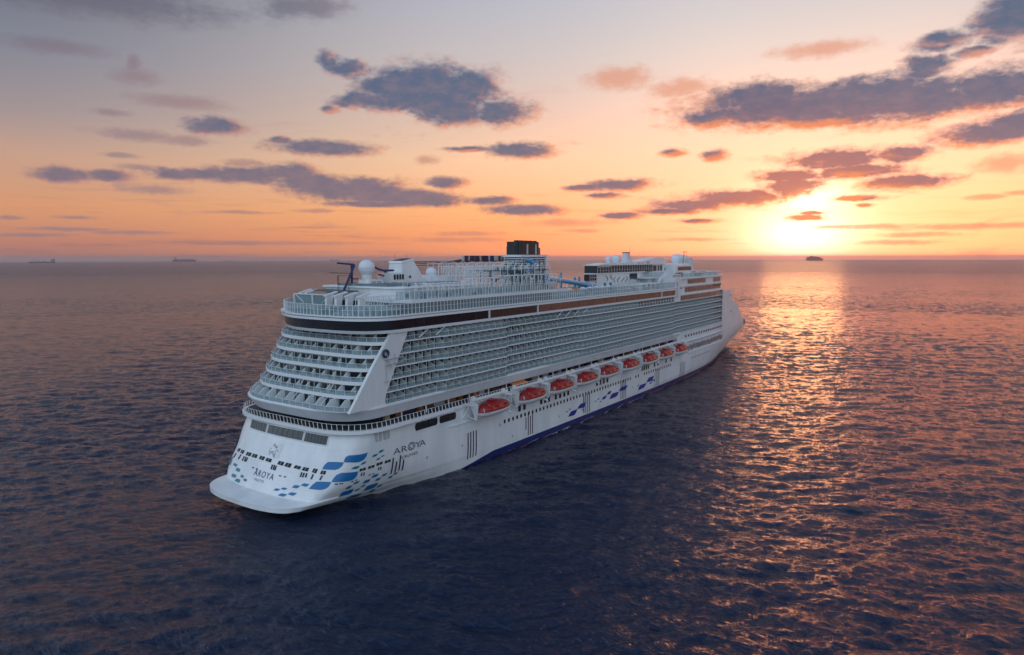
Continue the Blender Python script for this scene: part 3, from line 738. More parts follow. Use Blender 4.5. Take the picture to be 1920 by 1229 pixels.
MOOR= [[(-2.5, 8.5), (-2.48, 9.15), (-2.12, 9.4), (-2.193, 8.65)], [(-1.993, 8.6), (-1.997, 9.35), (-1.65, 9.45), (-1.68, 8.7)], [(-1.42, 8.7), (-1.397, 9.4), (-1.043, 9.55), (-1.05, 8.8)], [(-0.963, 8.8), (-0.95, 9.5), (-0.66, 9.55), (-0.667, 8.85)], [(-0.533, 8.85), (-0.513, 9.55), (-0.26, 9.55), (-0.29, 8.8)], [(-0.2, 8.85), (-0.173, 9.5), (0.097, 9.5), (0.087, 8.8)], [(0.393, 8.8), (0.42, 9.5), (0.673, 9.5), (0.66, 8.75)], [(0.723, 8.75), (0.76, 9.5), (1.027, 9.5), (1.01, 8.7)], [(1.17, 8.8), (1.223, 9.4), (1.537, 9.3), (1.503, 8.7)], [(1.61, 8.65), (1.66, 9.3), (1.953, 9.25), (1.927, 8.55)], [(2.14, 8.55), (2.18, 9.3), (2.393, 9.2), (2.373, 8.35)], [(2.57, 8.35), (2.597, 9.05), (2.837, 8.95), (2.837, 8.25)], [(4.307, 8.1), (4.29, 8.7), (4.48, 8.75), (4.49, 8.15)], [(4.553, 8.2), (4.55, 8.8), (4.71, 8.85), (4.707, 8.25)], [(4.75, 8.4), (4.757, 9.05), (4.883, 9.1), (4.873, 8.45)], [(4.917, 8.4), (4.927, 9.05), (5.03, 9.05), (5.02, 8.4)]]
DASH= [[(-0.683, 6.8), (-0.69, 7.0), (-0.583, 7.1), (-0.577, 6.85)], [(-0.473, 6.8), (-0.48, 7.05), (-0.377, 7.05), (-0.373, 6.85)], [(0.647, 6.75), (0.65, 6.95), (0.753, 6.95), (0.75, 6.75)], [(0.87, 6.75), (0.87, 7.0), (0.98, 7.0), (0.973, 6.8)], [(3.56, 6.4), (3.547, 6.6), (3.72, 6.5), (3.74, 6.25)], [(3.797, 6.3), (3.787, 6.5), (3.933, 6.35), (3.943, 6.15)], [(4.177, 6.15), (4.17, 6.35), (4.233, 6.35), (4.243, 6.1)], [(4.27, 6.25), (4.267, 6.45), (4.33, 6.4), (4.333, 6.2)], [(4.583, 6.65), (4.587, 6.85), (4.64, 6.8), (4.637, 6.55)], [(4.66, 6.7), (4.663, 6.85), (4.713, 6.8), (4.707, 6.6)]]
BARS= [[(-1.467, 8.4), (-1.47, 7.45)], [(-1.33, 8.45), (-1.29, 7.5)], [(-1.18, 8.45), (-1.19, 7.55)], [(-1.823, 8.4), (-1.877, 7.4)], [(-2.417, 8.15), (-2.493, 7.15)], [(0.203, 8.5), (0.223, 7.6)], [(0.297, 8.55), (0.323, 7.6)], [(0.387, 8.5), (0.393, 7.6)], [(1.66, 8.3), (1.657, 7.4)], [(1.787, 8.25), (1.777, 7.4)], [(1.92, 8.25), (1.923, 7.45)], [(2.253, 8.2), (2.223, 7.25)], [(2.707, 8.1), (2.67, 7.25)], [(4.387, 7.75), (4.393, 7.05)], [(4.453, 7.7), (4.463, 6.95)], [(4.797, 8.0), (4.787, 7.3)], [(4.843, 7.95), (4.83, 7.2)]]
SIDE_B= [[(104.0, 3.3), (105.3, 4.7), (110.0, 4.8), (108.9, 3.1)], [(109.9, 4.8), (111.4, 6.1), (115.9, 6.1), (115.0, 4.3)], [(127.3, 4.7), (127.9, 5.8), (131.0, 5.8), (130.3, 4.8)], [(131.0, 5.9), (131.9, 6.9), (134.6, 6.8), (133.9, 5.8)], [(133.1, 3.9), (134.2, 5.8), (140.5, 5.5), (139.6, 4.0)], [(140.7, 5.6), (141.7, 6.9), (147.8, 6.8), (146.6, 5.2)], [(157.1, 3.3), (157.9, 5.0), (165.0, 5.0), (163.4, 3.4)], [(165.0, 5.1), (166.1, 6.7), (172.0, 6.8), (171.3, 4.9)]]
SIDE_L= [[(102.4, 5.1), (103.0, 5.4), (104.1, 5.2), (103.5, 4.8)], [(104.1, 5.5), (104.8, 5.9), (105.8, 5.8), (105.1, 5.4)], [(112.6, 3.7), (113.2, 4.2), (114.3, 4.1), (113.8, 3.6)], [(121.7, 4.9), (122.5, 5.3), (123.6, 5.3), (123.0, 4.8)], [(123.6, 5.4), (124.2, 5.8), (125.6, 5.8), (125.1, 5.3)], [(125.6, 4.2), (126.0, 4.5), (127.3, 4.5), (126.9, 4.1)], [(156.1, 4.8), (156.6, 5.4), (158.2, 5.4), (157.6, 4.8)], [(167.5, 4.0), (168.2, 4.7), (170.7, 4.6), (170.2, 3.9)], [(170.5, 4.6), (171.1, 5.3), (173.6, 5.3), (173.0, 4.5)]]
STRIPES= [[(53.0, 9.1), (52.9, 2.1)], [(54.1, 9.2), (54.0, 2.2)], [(55.2, 9.2), (55.1, 2.2)], [(56.4, 9.1), (56.3, 2.3)], [(79.8, 7.9), (79.8, 4.3)], [(81.0, 9.1), (81.0, 2.3)], [(82.1, 7.9), (82.1, 2.4)], [(83.3, 9.0), (83.3, 2.4)], [(114.1, 8.4), (114.2, 2.6)], [(115.2, 8.4), (115.3, 2.6)], [(116.6, 8.8), (116.8, 2.1)], [(118.1, 8.9), (118.3, 2.2)], [(142.0, 8.9), (142.3, 2.4)], [(143.4, 9.1), (143.6, 2.4)], [(144.6, 9.1), (144.8, 2.3)], [(145.8, 8.9), (146.1, 2.3)], [(173.1, 8.1), (173.4, 2.2)], [(174.7, 9.0), (175.0, 2.2)], [(176.0, 9.0), (176.4, 2.2)], [(177.1, 8.8), (177.5, 2.2)], [(201.2, 8.4), (201.6, 1.8)], [(202.8, 8.7), (203.2, 1.8)], [(204.7, 7.9), (205.1, 1.7)], [(206.3, 8.4), (206.8, 1.7)], [(26.4, 9.1), (26.2, 5.2)], [(27.5, 8.0), (27.4, 5.3)], [(28.6, 9.2), (28.5, 5.5)], [(29.7, 7.9), (29.6, 5.2)]]
OFF = 0.05
for top, bot in BIGF:
    b = MB(); patch(b, top, bot, OFF, 22, 4); b.build("wave_flag", "flag_blue", SHIP)
for grp, mm in ((FLB, 'flag_blue'), (FLT, 'flag_teal'), (FLP, 'flag_teal')):
    for q4 in grp:
        b = MB(); t_, b_ = wavy(q4); patch(b, t_, b_, OFF, 9, 2); b.build("wave_flag", mm, SHIP)
for q4 in SIDE_B:
    b = MB(); t_, b_ = wavy(xz_to_t(q4)); patch(b, t_, b_, OFF, 9, 2); b.build("wave_flag", 'flag_deep', SHIP)
for q4 in SIDE_L:
    b = MB(); t_, b_ = wavy(xz_to_t(q4)); patch(b, t_, b_, OFF, 6, 2); b.build("wave_flag", 'flag_sky', SHIP)
for bl, tl, tr, br in WBIG:
    b = MB(); patch(b, [tl, tr], [bl, br], 0.05, 12, 3)
    w = b.build("stern_window", "dark_glass", SHIP)
    fr = MB()
    for p, q in ((bl, tl), (tl, tr), (tr, br), (br, bl)):
        L = resample([p, q], 10); fr.tube([shell_pt(*c_, 0.1) for c_ in L], 0.09, 5)
    fr.build("frame", "deck_edge", w)
    for k in range(1, 7):
        mu = MB()
        f_ = k / 7; a_ = np.array(tl) * (1 - f_) + np.array(tr) * f_; c_ = np.array(bl) * (1 - f_) + np.array(br) * f_
        mu.bar(shell_pt(*a_, 0.08), shell_pt(*c_, 0.08), 0.05)
        mu.build("mullion", "steel_green", w)
for bl, tl, tr, br in MOOR:
    b = MB(); patch(b, [tl, tr], [bl, br], 0.06, 4, 1); w = b.build("mooring_port", "dark_void", SHIP)
    b = MB(); f_ = 0.5
    a_ = np.array(tl) * (1 - f_) + np.array(tr) * f_; c_ = np.array(bl) * (1 - f_) + np.array(br) * f_
    b.bar(shell_pt(*a_, 0.1), shell_pt(*c_, 0.1), 0.08)
    b.build("grille_bar", "grey_paint", w)
for bl, tl, tr, br in DASH:
    b = MB(); patch(b, [tl, tr], [bl, br], 0.06, 3, 1); b.build("fairlead", "black_paint", SHIP)
b = MB()
for p, q in BARS:
    L = resample([p, q], 4)
    for dx in (-0.12, 0.12):
        b.tube([(c_[0] + 0, c_[1] + dx, c_[2]) for c_ in [shell_pt(*w_, 0.06) for w_ in L]], 0.10, 4)
b.build("load_marks", "navy", SHIP)
for top, bot in STRIPES:
    b = MB(); x = (top[0] + bot[0]) / 2; L = [(x, top[1] + (bot[1] - top[1]) * f_) for f_ in np.linspace(0, 1, 6)]
    P = [shell_pt(hull_t_of_x(*q), q[1], 0.05) for q in L]
    w_ = 0.22
    for p, q in zip(P, P[1:]): b.face([(p[0] - w_, p[1], p[2]), (p[0] + w_, p[1], p[2]), (q[0] + w_, q[1], q[2]), (q[0] - w_, q[1], q[2])])
    b.build("pinstripe", "plum", SHIP)

def lettering(name, text, size, mat_name, place, shear=0.0, spacing=1.0, bold=0.0):
    cu = bpy.data.curves.new(name, 'FONT'); cu.body = text; cu.size = size; cu.space_character = spacing; cu.shear = shear
    cu.offset = bold; cu.resolution_u = 3
    o = bpy.data.objects.new(name + "_tmp", cu); COL.objects.link(o)
    dg = bpy.context.evaluated_depsgraph_get(); me = bpy.data.meshes.new_from_object(o.evaluated_get(dg))
    bpy.data.objects.remove(o); me.name = name
    w = max(v.co.x for v in me.vertices)
    bm = bmesh.new(); bm.from_mesh(me)
    for v in bm.verts: v.co = Vector(place(v.co.x, v.co.y, w))
    bm.to_mesh(me); bm.free()
    me.materials.clear(); me.materials.append(MM(mat_name))
    r = bpy.data.objects.new(name, me); COL.objects.link(r); r.parent = SHIP
    return r
def on_side(x0, z0, k=1.0, slope=0.0):
    return lambda u, v, w: shell_pt(hull_t_of_x(x0 + u * k, z0 + v), z0 + v + slope * u, 0.07)
def on_transom(yc, z0, k=1.0):
    def f(u, v, w):
        y = yc - (u - w / 2) * k          # reads left (port) to right (starboard)
        t = hull_t_of_y(y, z0 + v)
        return shell_pt(t if y < 0 else -t, z0 + v, 0.07)
    return f
for ch_, x_ in (("A", 26.2), ("R", 28.55), ("Y", 33.2), ("A", 34.6)): lettering("ship_name", ch_, 2.1, "navy", on_side(x_, 9.75, 1.65), bold=-0.02)
# the round knot that stands for the O
b = MB()
def ring(r, th, squash=1.0, rot=0.0, a0=0, a1=360):
    L = []
    for a in np.linspace(a0, a1, 28):
        u = r * math.cos(R(a)); v = r * squash * math.sin(R(a)); c_, s_ = math.cos(rot), math.sin(rot)
        L.append((32.05 + (u * c_ - v * s_), 10.55 + (u * s_ + v * c_)))
    b.tube([shell_pt(hull_t_of_x(*q), q[1], 0.07) for q in L], th, 4)
ring(1.15, 0.06, 0.78); ring(1.0, 0.05, 0.5, 0.7); ring(1.0, 0.05, 0.5, -0.6)
b.build("emblem", "navy", SHIP)
lettering("ship_subtitle", "CRUISES", 0.95, "navy", on_side(28.9, 8.2, 1.25), spacing=1.25, bold=0.01)
lettering("stern_name", "AROYA", 1.75, "navy", on_transom(0.1, 5.7, 1.05), spacing=1.2, bold=0.0)
lettering("home_port", "VALLETTA", 0.72, "navy", on_transom(1.0, 4.75, 0.95), spacing=1.15, bold=-0.004)

# ---- windows in the side --------------------------------------------------------
def side_patch(name, x0, x1, z0, z1, m, off=0.05, parent=SHIP, rnd=0.0):
    b = MB(); n = max(2, int((x1 - x0) / 3) + 2)
    L = [(x0 + (x1 - x0) * k / (n - 1)) for k in range(n)]
    if rnd:
        L = [x0, x0 + rnd * .3, x0 + rnd] + L[1:-1] + [x1 - rnd, x1 - rnd * .3, x1]
    P = []
    for x in L:
        ins = 0
        if rnd:
            e = min(x - x0, x1 - x)
            ins = rnd * (1 - math.sqrt(max(0, 1 - (1 - min(e / rnd, 1)) ** 2)))
        P.append((shell_pt(hull_t_of_x(x, z0), z0 + ins, off), shell_pt(hull_t_of_x(x, z1), z1 - ins, off)))
    for p, q in zip(P, P[1:]): b.face([p[0], q[0], q[1], p[1]])
    return b.build(name, m, parent)
for x0, x1 in ((33.3, 41.2), (41.9, 48.2)):
    w = side_patch("mooring_window", x0, x1, 13.75, 15.6, "dark_glass", rnd=0.6)
    for f_ in (0.12, 0.36, 0.62):
        a_ = x0 + (x1 - x0) * f_
        side_patch("opening", a_, a_ + 1.3, 14.9, 15.45, "dark_void", 0.09, w)
    lo = MB()
    lo.tube([shell_pt(hull_t_of_x(x, 13.7), 13.66, 0.1) for x in np.linspace(x0, x1, 8)], 0.08, 5)
    lo.build("sill", "deck_edge", w)
for x0 in (20.9, 23.2):
    w = side_patch("quarter_window", x0, x0 + 1.9, 13.9, 16.1, "grey_paint", 0.05, rnd=0.3)
    bb = MB(); bb.bar(shell_pt(hull_t_of_x(x0 + .95, 14), 14.0, 0.08), shell_pt(hull_t_of_x(x0 + .95, 16), 16.0, 0.08), 0.12); bb.build("mullion", "deck_edge", w)
px = [69.2 + 2.02 * k for k in range(41)] + [154.9, 157.2] + [162.7 + 2.2 * k for k in range(13)] + [215.3 + 2.4 * k for k in range(12)]
for x in px:
    s_ = 0.42 if x < 200 else 0.3
    side_patch("porthole", x - s_, x + s_, 8.35, 8.35 + s_ * 2.5, "dark_glass", rnd=0.15)
for x in [76.5, 79.0, 88.0, 90.2, 92.4, 96.4, 99.0, 101.6, 104.0, 123.5, 126.0, 128.6, 131.2, 160.5, 162.5, 164.5, 166.5, 172.5, 176.0, 184.5, 190.0]:
    side_patch("side_window", x - 0.65, x + 0.65, 10.3, 12.2, "dark_glass", rnd=0.2)
for x, z in ((67.0, 8.0), (50.5, 6.0), (98.5, 4.2), (37.5, 6.1), (73.0, 3.6), (152.0, 5.0), (233.0, 5.6)):
    side_patch("hull_fitting", x - .3, x + .3, z, z + .7, "grey_paint", 0.06)
w = side_patch("bow_gallery", 199.0, 262.5, 12.1, 16.2, "fascia_paint", 0.06)
bb = MB(); random.seed(3)
for x in np.arange(200.5, 261, 1.55):
    z0 = 12.4 + random.random() * 0.8
    bb.face([shell_pt(hull_t_of_x(x, 13), z0, .1), shell_pt(hull_t_of_x(x + .9, 13), z0, .1), shell_pt(hull_t_of_x(x + .9, 13), z0 + 2.2, .1), shell_pt(hull_t_of_x(x, 13), z0 + 2.2, .1)])
bb.build("opening", "dark_glass", w)
for z in (11.9,):
    bb = MB(); bb.tube([shell_pt(hull_t_of_x(x, z), z, 0.1) for x in np.linspace(199, 262.5, 24)], 0.22, 5); bb.build("rubbing_strake", "deck_edge", SHIP)
bb = MB(); bb.tube([shell_pt(hull_t_of_x(x, 12.0), 12.2, 0.2) for x in np.linspace(45.5, 54, 6)], 0.14, 5); bb.build("rubbing_strake", "deck_edge", SHIP)
for x, z in ((279, 34.0), (282, 25.2)):
    b = MB(); t0 = hull_t_of_x(x, 16.3); p = hull_pt(t0, 16.3)[0]
    b.lathe([(0.0, 0), (0.55, 0)], (0, 0, 0), 12)
    b.v = [(p[0] + v[0], p[1] - 0.1, z + v[1]) for v in b.v]
    b.build("hawse_hole", "dark_void", SHIP)
# crest plate on the transom
b = MB(); P0 = [shell_pt(0.0 + dt, zz, 0.06) for dt, zz in ((-0.42, 9.9), (0.32, 9.9), (0.32, 12.6), (-0.42, 12.6))]
b.face(P0); b.build("crest_plate", "white_paint", SHIP)
b = MB()
random.seed(5)
for k in range(16):
    t_ = random.uniform(-0.15, 0.15); z_ = random.uniform(10.2, 12.1)
    b.bar(shell_pt(t_, z_, 0.12), shell_pt(t_ + random.uniform(-.1, .1), z_ + random.uniform(-.5, .5), 0.12), 0.13)
b.build("crest", "grey_paint", SHIP)

# ------------------------------------------------------------------ decks above the hull
ZK = [21.59 + 2.7 * k for k in range(7)]
PR = dict(pp=1.32, Lp=19.0)     # the port quarter sweeps further forward
PT = dict(pp=3.0, Lp=16.0)
def ring_part(name, m, xs, L, B, xe, z0, z1, thick=0.4, parent=SHIP, n=56, xs1=None, B1=None, port=None):
    """a wall strip that follows the stern; the top may have its own outline"""
    lo = at_z(stern_line(xs, L, B, xe, n, **PR), z0); hi = at_z(stern_line(xs if xs1 is None else xs1, L, B if B1 is None else B1, xe, n, **PR), z1)
    b = MB(); b.ribbon(lo, hi, thick=thick)
    return b.build(name, m, parent, smooth=True)
def deck_part(name, m, xs, L, B, xe, z0, z1, parent=SHIP, n=56):
    b = MB(); b.prism(stern_line(xs, L, B, xe, n), z0, z1); return b.build(name, m, parent, smooth=True)
def along(pts, step, start=0.0):
    """points and directions every step metres along a polyline"""
    P = [Vector(p) for p in pts]; out = []; need = start; 
    for a, c_ in zip(P, P[1:]):
        L = (c_ - a).length
        while need <= L and L > 1e-6:
            out.append((a + (c_ - a) * (need / L), (c_ - a).normalized())); need += step
        need -= L
    return out
def screen(name, pts, h, step, lean=0.0, glass=True, parent=SHIP, post=0.13, rail=0.11, mid=False, gm='glass', pm='deck_edge'):
    """posts and top rail with a glass sheet; pts 3-D polyline of the foot"""
    b = MB()
    for p, d in along(pts, step, step * 0.5):
        nrm = Vector((d.y, -d.x, 0)).normalized()
        if nrm.dot(Vector((p.x - 150, p.y, 0))) < 0 and abs(p.y) < 18: nrm = -nrm
        b.bar(p, p + Vector((0, 0, h)) + nrm * lean, post, post)
    top = [Vector(p) + Vector((0, 0, h)) for p in pts]
    for a, c_ in zip(top, top[1:]): b.bar(a, c_, rail, rail)
    if mid:
        for f_ in mid:
            for a, c_ in zip(pts, pts[1:]): b.bar(Vector(a) + Vector((0, 0, h * f_)), Vector(c_) + Vector((0, 0, h * f_)), 0.06, 0.06)
    o = b.build(name, pm, parent)
    if glass:
        g = MB(); g.ribbon(pts, [tuple(t) for t in top]); g.build("glass", gm, o)
    return o

# promenade deck: white-edged slab, dark recess, leaning rail posts
deck_part("promenade_deck", "deck_edge", 12.9, 10.5, 22.7, 46.0, 16.32, 17.1)
b = MB(); b.box(46.0, 199.0, -22.0, -17, 16.32, 17.1); b.box(46.0, 199.0, 17, 22.0, 16.32, 17.1); b.build("promenade_deck", "deck_edge", SHIP)
b = MB(); b.prism(stern_line(19.2, 9.0, 17.6, 262.0, 40, **PT), 17.1, 21.6); b.build("promenade_wall", "dark_glass", SHIP)
b = MB(); b.prism(stern_line(13.5, 10.0, 21.9, 199.0, 44), 17.1, 17.13); b.build("promenade_planking", "plank_dark", SHIP)
ln = at_z(stern_line(13.25, 10.3, 22.4, 199.0, 60), 17.1)
ln = [p for p in ln if p[1] < 22.4 or p[0] < 60]
screen("promenade_rail", ln, 1.35, 1.25, lean=0.25, post=0.12, rail=0.07, glass=False)
random.seed(21)
x = 27.0
cols = ['wood', 'dark_void', 'rust_brown', 'tan', 'wood', 'grey_paint', 'navy', 'rust_brown', 'wood', 'orange_awning', 'dark_void', 'tan', 'dark_void', 'rust_brown']
n_ = 0
while x < 194 and n_ < 58:
    w_ = random.uniform(1.0, 4.2); c_ = random.choice(cols)
    if c_ == 'orange_awning' and w_ > 2: w_ = 1.2
    d_ = random.uniform(0.1, 1.4); h_ = random.uniform(1.2, 2.3) if random.random() < 0.6 else 1.9
    b = MB(); b.box(x, x + w_, -17.6 - d_, -17.4, 17.1, 17.1 + h_); b.build("promenade_front", c_, SHIP)
    x += w_ + random.uniform(0.2, 2.2); n_ += 1
for x in np.arange(30, 196, 8.3):
    b = MB(); b.tube([(x, -20.6, 17.1), (x, -20.4, 19.2)], 0.16, 6); b.build("pillar", "white_paint", SHIP)
b = MB(); b.hexa([(73.4, -22.0, 18.2), (80.2, -22.0, 18.2), (80.2, -19.2, 18.9), (73.4, -19.2, 18.9), (73.4, -22.0, 18.35), (80.2, -22.0, 18.35), (80.2, -19.2, 19.05), (73.4, -19.2, 19.05)]); b.build("awning", "orange_awning", SHIP)

# sloping fascia over the promenade
lo = at_z(stern_line(13.3, 9.5, 20.9, 199.0, 60, **PT), 19.05); hi = at_z(stern_line(11.8, 10.0, 21.75, 199.0, 60, **PT), 21.3)
b = MB(); b.ribbon(lo, hi, thick=0.3); b.build("fascia", "fascia_paint", SHIP, smooth=True)
b = MB(); b.prism(stern_line(11.72, 10.0, 21.85, 199.0, 60, **PT), 21.3, 21.62); b.build("balcony_deck", "deck_edge", SHIP, smooth=True)
b = MB(); b.prism(stern_line(13.4, 9.4, 20.8, 199.0, 60, **PT), 19.0, 19.2); b.build("promenade_ceiling", "grey_paint", SHIP)

# superstructure core behind the balconies
core_top = ZK[0] + 16.0
def core_block():
    b = MB()
    for k in range(6):
        z0, z1 = ZK[k], ZK[k] + 2.7
        b.prism(stern_line(15.2 + 1.62 * k, 6.0, 19.3, 262.0, 40, p=6, **PT), z0, z1)
    return b.build("cabin_wall", "cabin_front", SHIP)
def cabin_material():
    mt = bpy.data.materials.new("cabin_front"); mt.use_nodes = True
    t = mt.node_tree; N = NT(t); p = t.nodes['Principled BSDF']
    pos = N.new('ShaderNodeNewGeometry').outputs['Position']
    s = N.new('ShaderNodeSeparateXYZ'); N.l.new(pos, s.inputs[0]); x, y, z = s.outputs
    u = N.math('ADD', N.math('MULTIPLY', x, 1 / 2.75), 0.0)
    side = N.math('GREATER_THAN', N.math('ABSOLUTE', y), 19.0)
    uy = N.math('MULTIPLY', y, 1 / 2.2)
    uu = N.math('ADD', N.math('MULTIPLY', u, side), N.math('MULTIPLY', uy, N.math('SUBTRACT', 1.0, side)))
    fr = N.math('FRACT', uu); fz = N.math('FRACT', N.math('MULTIPLY', N.math('SUBTRACT', z, ZK[0]), 1 / 2.7))
    glassm = N.math('MULTIPLY', N.math('MULTIPLY', N.math('GREATER_THAN', fr, 0.06), N.math('LESS_THAN', fr, 0.90)), N.math('LESS_THAN', fz, 0.80))
    cell = N.new('ShaderNodeTexWhiteNoise'); cell.noise_dimensions = '2D'
    N.l.new(N.comb(N.math('FLOOR', N.math('MULTIPLY', uu, 2.0)), N.math('FLOOR', N.math('MULTIPLY', N.math('SUBTRACT', z, ZK[0]), 1 / 2.7)), 0), cell.inputs['Vector'])
    gcol = N.mix(N.mapr(cell.outputs['Value'], 0.6, 0.98), (0.008, 0.013, 0.017), (0.16, 0.16, 0.14))
    c = N.mix(glassm, (0.26, 0.29, 0.30), gcol)
    N.l.new(c, p.inputs['Base Color'])
    N.l.new(N.mapr(glassm, 0, 1, 0.5, 0.1), p.inputs['Roughness'])
    MATS['cabin_front'] = mt
cabin_material(); core_block()

# stern wing panels
for s_ in (-1,):
    P = [(13.6, 21.6), (24.6, 21.6), (24.0, 22.1), (23.9, 23.0), (24.5, 24.6), (31.3, 37.0), (31.5, 37.6), (26.4, 37.6), (20.4, 30.4), (15.0, 23.3)]
    b = MB(); b.prism_y(P, s_ * 21.55, s_ * 20.75); b.build("stern_wing_panel", "white_paint", SHIP)

# stern balconies ------------------------------------------------------------
PART = []          # individual partitions, at most 100
REST = MB()        # the others
def partition(mb, pts3):
    mb.face(pts3)
STERN_X = [11.9, 15.0, 16.75, 18.35, 20.0, 21.6]
def xs_of(k): return STERN_X[k]
decks = {}
for k in range(6):
    xs = xs_of(k); zk = ZK[k]
    if k > 0:
        b = MB(); b.prism(stern_line(xs, 5.0, 21.3, xs + 8.2, 44, p=7, xe_port=xs + 17, **PT), zk - 0.34, zk + 0.40)
        dk = b.build("stern_balcony_deck", "deck_edge", SHIP, smooth=True)
    else:
        b = MB(); b.prism(stern_line(xs + .1, 5.2, 21.2, xs + 8.2, 44, p=7, xe_port=xs + 17, **PT), zk + 0.03, zk + 0.2)
        dk = b.build("stern_balcony_deck", "deck_edge", SHIP, smooth=True)
    decks[k] = dk
    zt = zk + (0.40 if k else 0.2)
    L = at_z(stern_line(xs + 0.12, 4.9, 21.1, xs + 3.0, 40, p=7, pp=3.0, Lp=15.9), zt)[1:-4]
    screen("balcony_railing", L, 1.0, 2.3, post=0.06, rail=0.07, parent=dk)
    ys = [-18.6 + 3.38 * j for j in range(12)]
    for j, y in enumerate(ys):
        f = 1 - (1 - min(abs(y) / 21.3, 1) ** (7 if y < 0 else 3)) ** 0.5
        xe = xs + 0.4 + (5.0 if y < 0 else 16.0) * f; xi = 15.2 + 1.62 * k + 0.6 + (16 * f if y > 0 else 0)
        zb, zc = zt, ZK[k] + 2.36
        thick = 0.10
        nx = 1.35
        prof = [(xe, zb), (xi + 0.6, zb), (xi + 0.6, zc), (xe + 1.75, zc), (xe + 1.5, zc - 0.2), (xe + 0.15, zb + 0.75)]
        b = MB(); b.prism_y(prof, y - thick, y + thick)
        o = b.build("balcony_partition", "partition_paint", dk); PART.append(o)
    for y in (-13.0, -3.0, 6.0):
        if k in (0, 1) or (k == 5):
            b = MB(); b.bar((xs + 0.3, y, zt), (xs + 0.3 + (STERN_X[k + 1] - xs if k < 5 else 0.6), y, ZK[k] + 2.5), 0.11); b.build("strut", "deck_edge", dk)

# side balconies --------------------------------------------------------------
Y0, BULGE = 21.25, 0.95
def edge_y(x, k):
    a1 = np.interp(x, [41.0, 44.5, 69.6, 69.9], [0, 1, 1, 0])
    s0 = 89.0 if k == 0 else 109.5
    a2 = np.interp(x, [s0, s0 + 3.6, 190.3, 190.8], [0, 1, 1, 0])
    t = np.interp(x, [215, 240, 262], [0, 0.35, 1.35])
    return Y0 + BULGE * max(a1, a2) - t
def knots(x0, x1, k):
    s0 = 89.0 if k == 0 else 109.5
    q = [x0, 41.0, 44.5, 69.6, 69.9, s0, s0 + 3.6, 190.3, 190.8, 215, 228, 240, 252, x1]
    return [v for v in sorted(set(q)) if x0 <= v <= x1]
def aft_x(z): return float(np.interp(z, [21.6, 24.5, 37.0], [23.9, 24.5, 31.3]))
random.seed(9)
for k in range(6):
    zk = ZK[k]; xa = aft_x(zk + 0.2) - 0.3; xb = 262.6
    zt = zk + 0.14
    for s_ in (-1, 1):
        kn = knots(xa, xb, k)
        poly = [(x, s_ * edge_y(x, k)) for x in kn] + [(x, s_ * 19.0) for x in reversed(kn)]
        b = MB()
        if k == 0: b.prism(poly, zk - 0.02, zt)
        else: b.prism(poly, zk - 0.16, zt)
        dk = b.build("side_balcony_deck", "deck_edge", SHIP)
        L = [(x, s_ * (edge_y(x, k) - 0.1), zt) for x in kn]
        rb = MB()
        if s_ < 0:
            for p, d in along(L, 2.75, 1.3): rb.bar(p, p + Vector((0, 0, 2.2)) if k < 5 else p + Vector((0, 0, 1.6)), 0.09)
        for a, c_ in zip(L, L[1:]): rb.bar(Vector(a) + Vector((0, 0, 1.0)), Vector(c_) + Vector((0, 0, 1.0)), 0.07, 0.09)
        ro = rb.build("balcony_railing", "partition_paint", dk)
        g = MB(); g.ribbon(L, [(p[0], p[1], p[2] + 1.0) for p in L]); g.build("glass", "side_glass", ro)
        if s_ > 0: continue
        x = xa + 1.3; j = 0
        while x < 261:
            ye = edge_y(x, k) - 0.22; zc = zk + (2.5 if k < 5 else 2.2)
            if x > 190 and k == 5: zc = zk + 0.9
            prof = [(-ye, zt), (-ye, zt + 1.05), (-ye + 0.25, zt + 1.45), (-ye + 0.75, zt + 1.7), (-ye + 1.35, zt + 1.9), (-ye + 1.5, zc), (-19.1, zc), (-19.1, zt)]
            big = (j in (16, 17)) and False
            if len(PART) < 100:
                b = MB()
            else: b = REST
            i = len(b.v); th = 0.06
            b.v += [(x - th, y, z) for y, z in prof] + [(x + th, y, z) for y, z in prof]; n = len(prof)
            b.f.append(tuple(i + q for q in range(n))); b.f.append(tuple(i + n + q for q in reversed(range(n))))
            for q in range(n): b.f.append((i + (q + 1) % n, i + q, i + n + q, i + n + (q + 1) % n))
            b.mi += [0] * (n + 2)
            if b is not REST:
                PART.append(b.build("balcony_partition", "partition_paint", dk))
            x += 2.75; j += 1
ro = REST.build("balcony_partition", "partition_paint", SHIP); tag(ro, kind='stuff')
# diagonal braces under the lounge band, by the wing panel
for x in (35.0, 41.0, 96.5, 102.0, 107.5, 113.0):
    b = MB(); b.bar((x, -21.6, ZK[5] + 0.5), (x + 3.6, -21.6, ZK[5] + 2.4), 0.2); b.build("brace", "deck_edge", SHIP)

# lounge band ------------------------------------------------------------------
ring_part("band_skirt", "deck_edge", 19.1, 9.5, 22.0, 192.0, 37.35, 38.05, thick=3.6, xs1=18.7, B1=22.1)
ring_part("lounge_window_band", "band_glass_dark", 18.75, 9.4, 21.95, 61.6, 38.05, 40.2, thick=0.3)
for x0_, x1_, m_ in ((61.6, 85.1, "band_glass_weak_reflection"), (85.1, 191.6, "band_glass_sunset_reflection")):  # one glass band, split so the painted reflection grows forward
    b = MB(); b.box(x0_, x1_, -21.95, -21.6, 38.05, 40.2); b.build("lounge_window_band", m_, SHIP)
b = MB(); b.box(61.6, 191.6, 21.6, 21.95, 38.05, 40.2); b.build("lounge_window_band", "band_glass_sunset_reflection", SHIP)
ring_part("band_cornice", "deck_edge", 18.2, 9.6, 22.35, 192.4, 40.2, 40.75, thick=0.6)
ring_part("band_cornice", "deck_edge", 18.0, 9.8, 22.5, 192.4, 40.95, 41.25, thick=1.2)
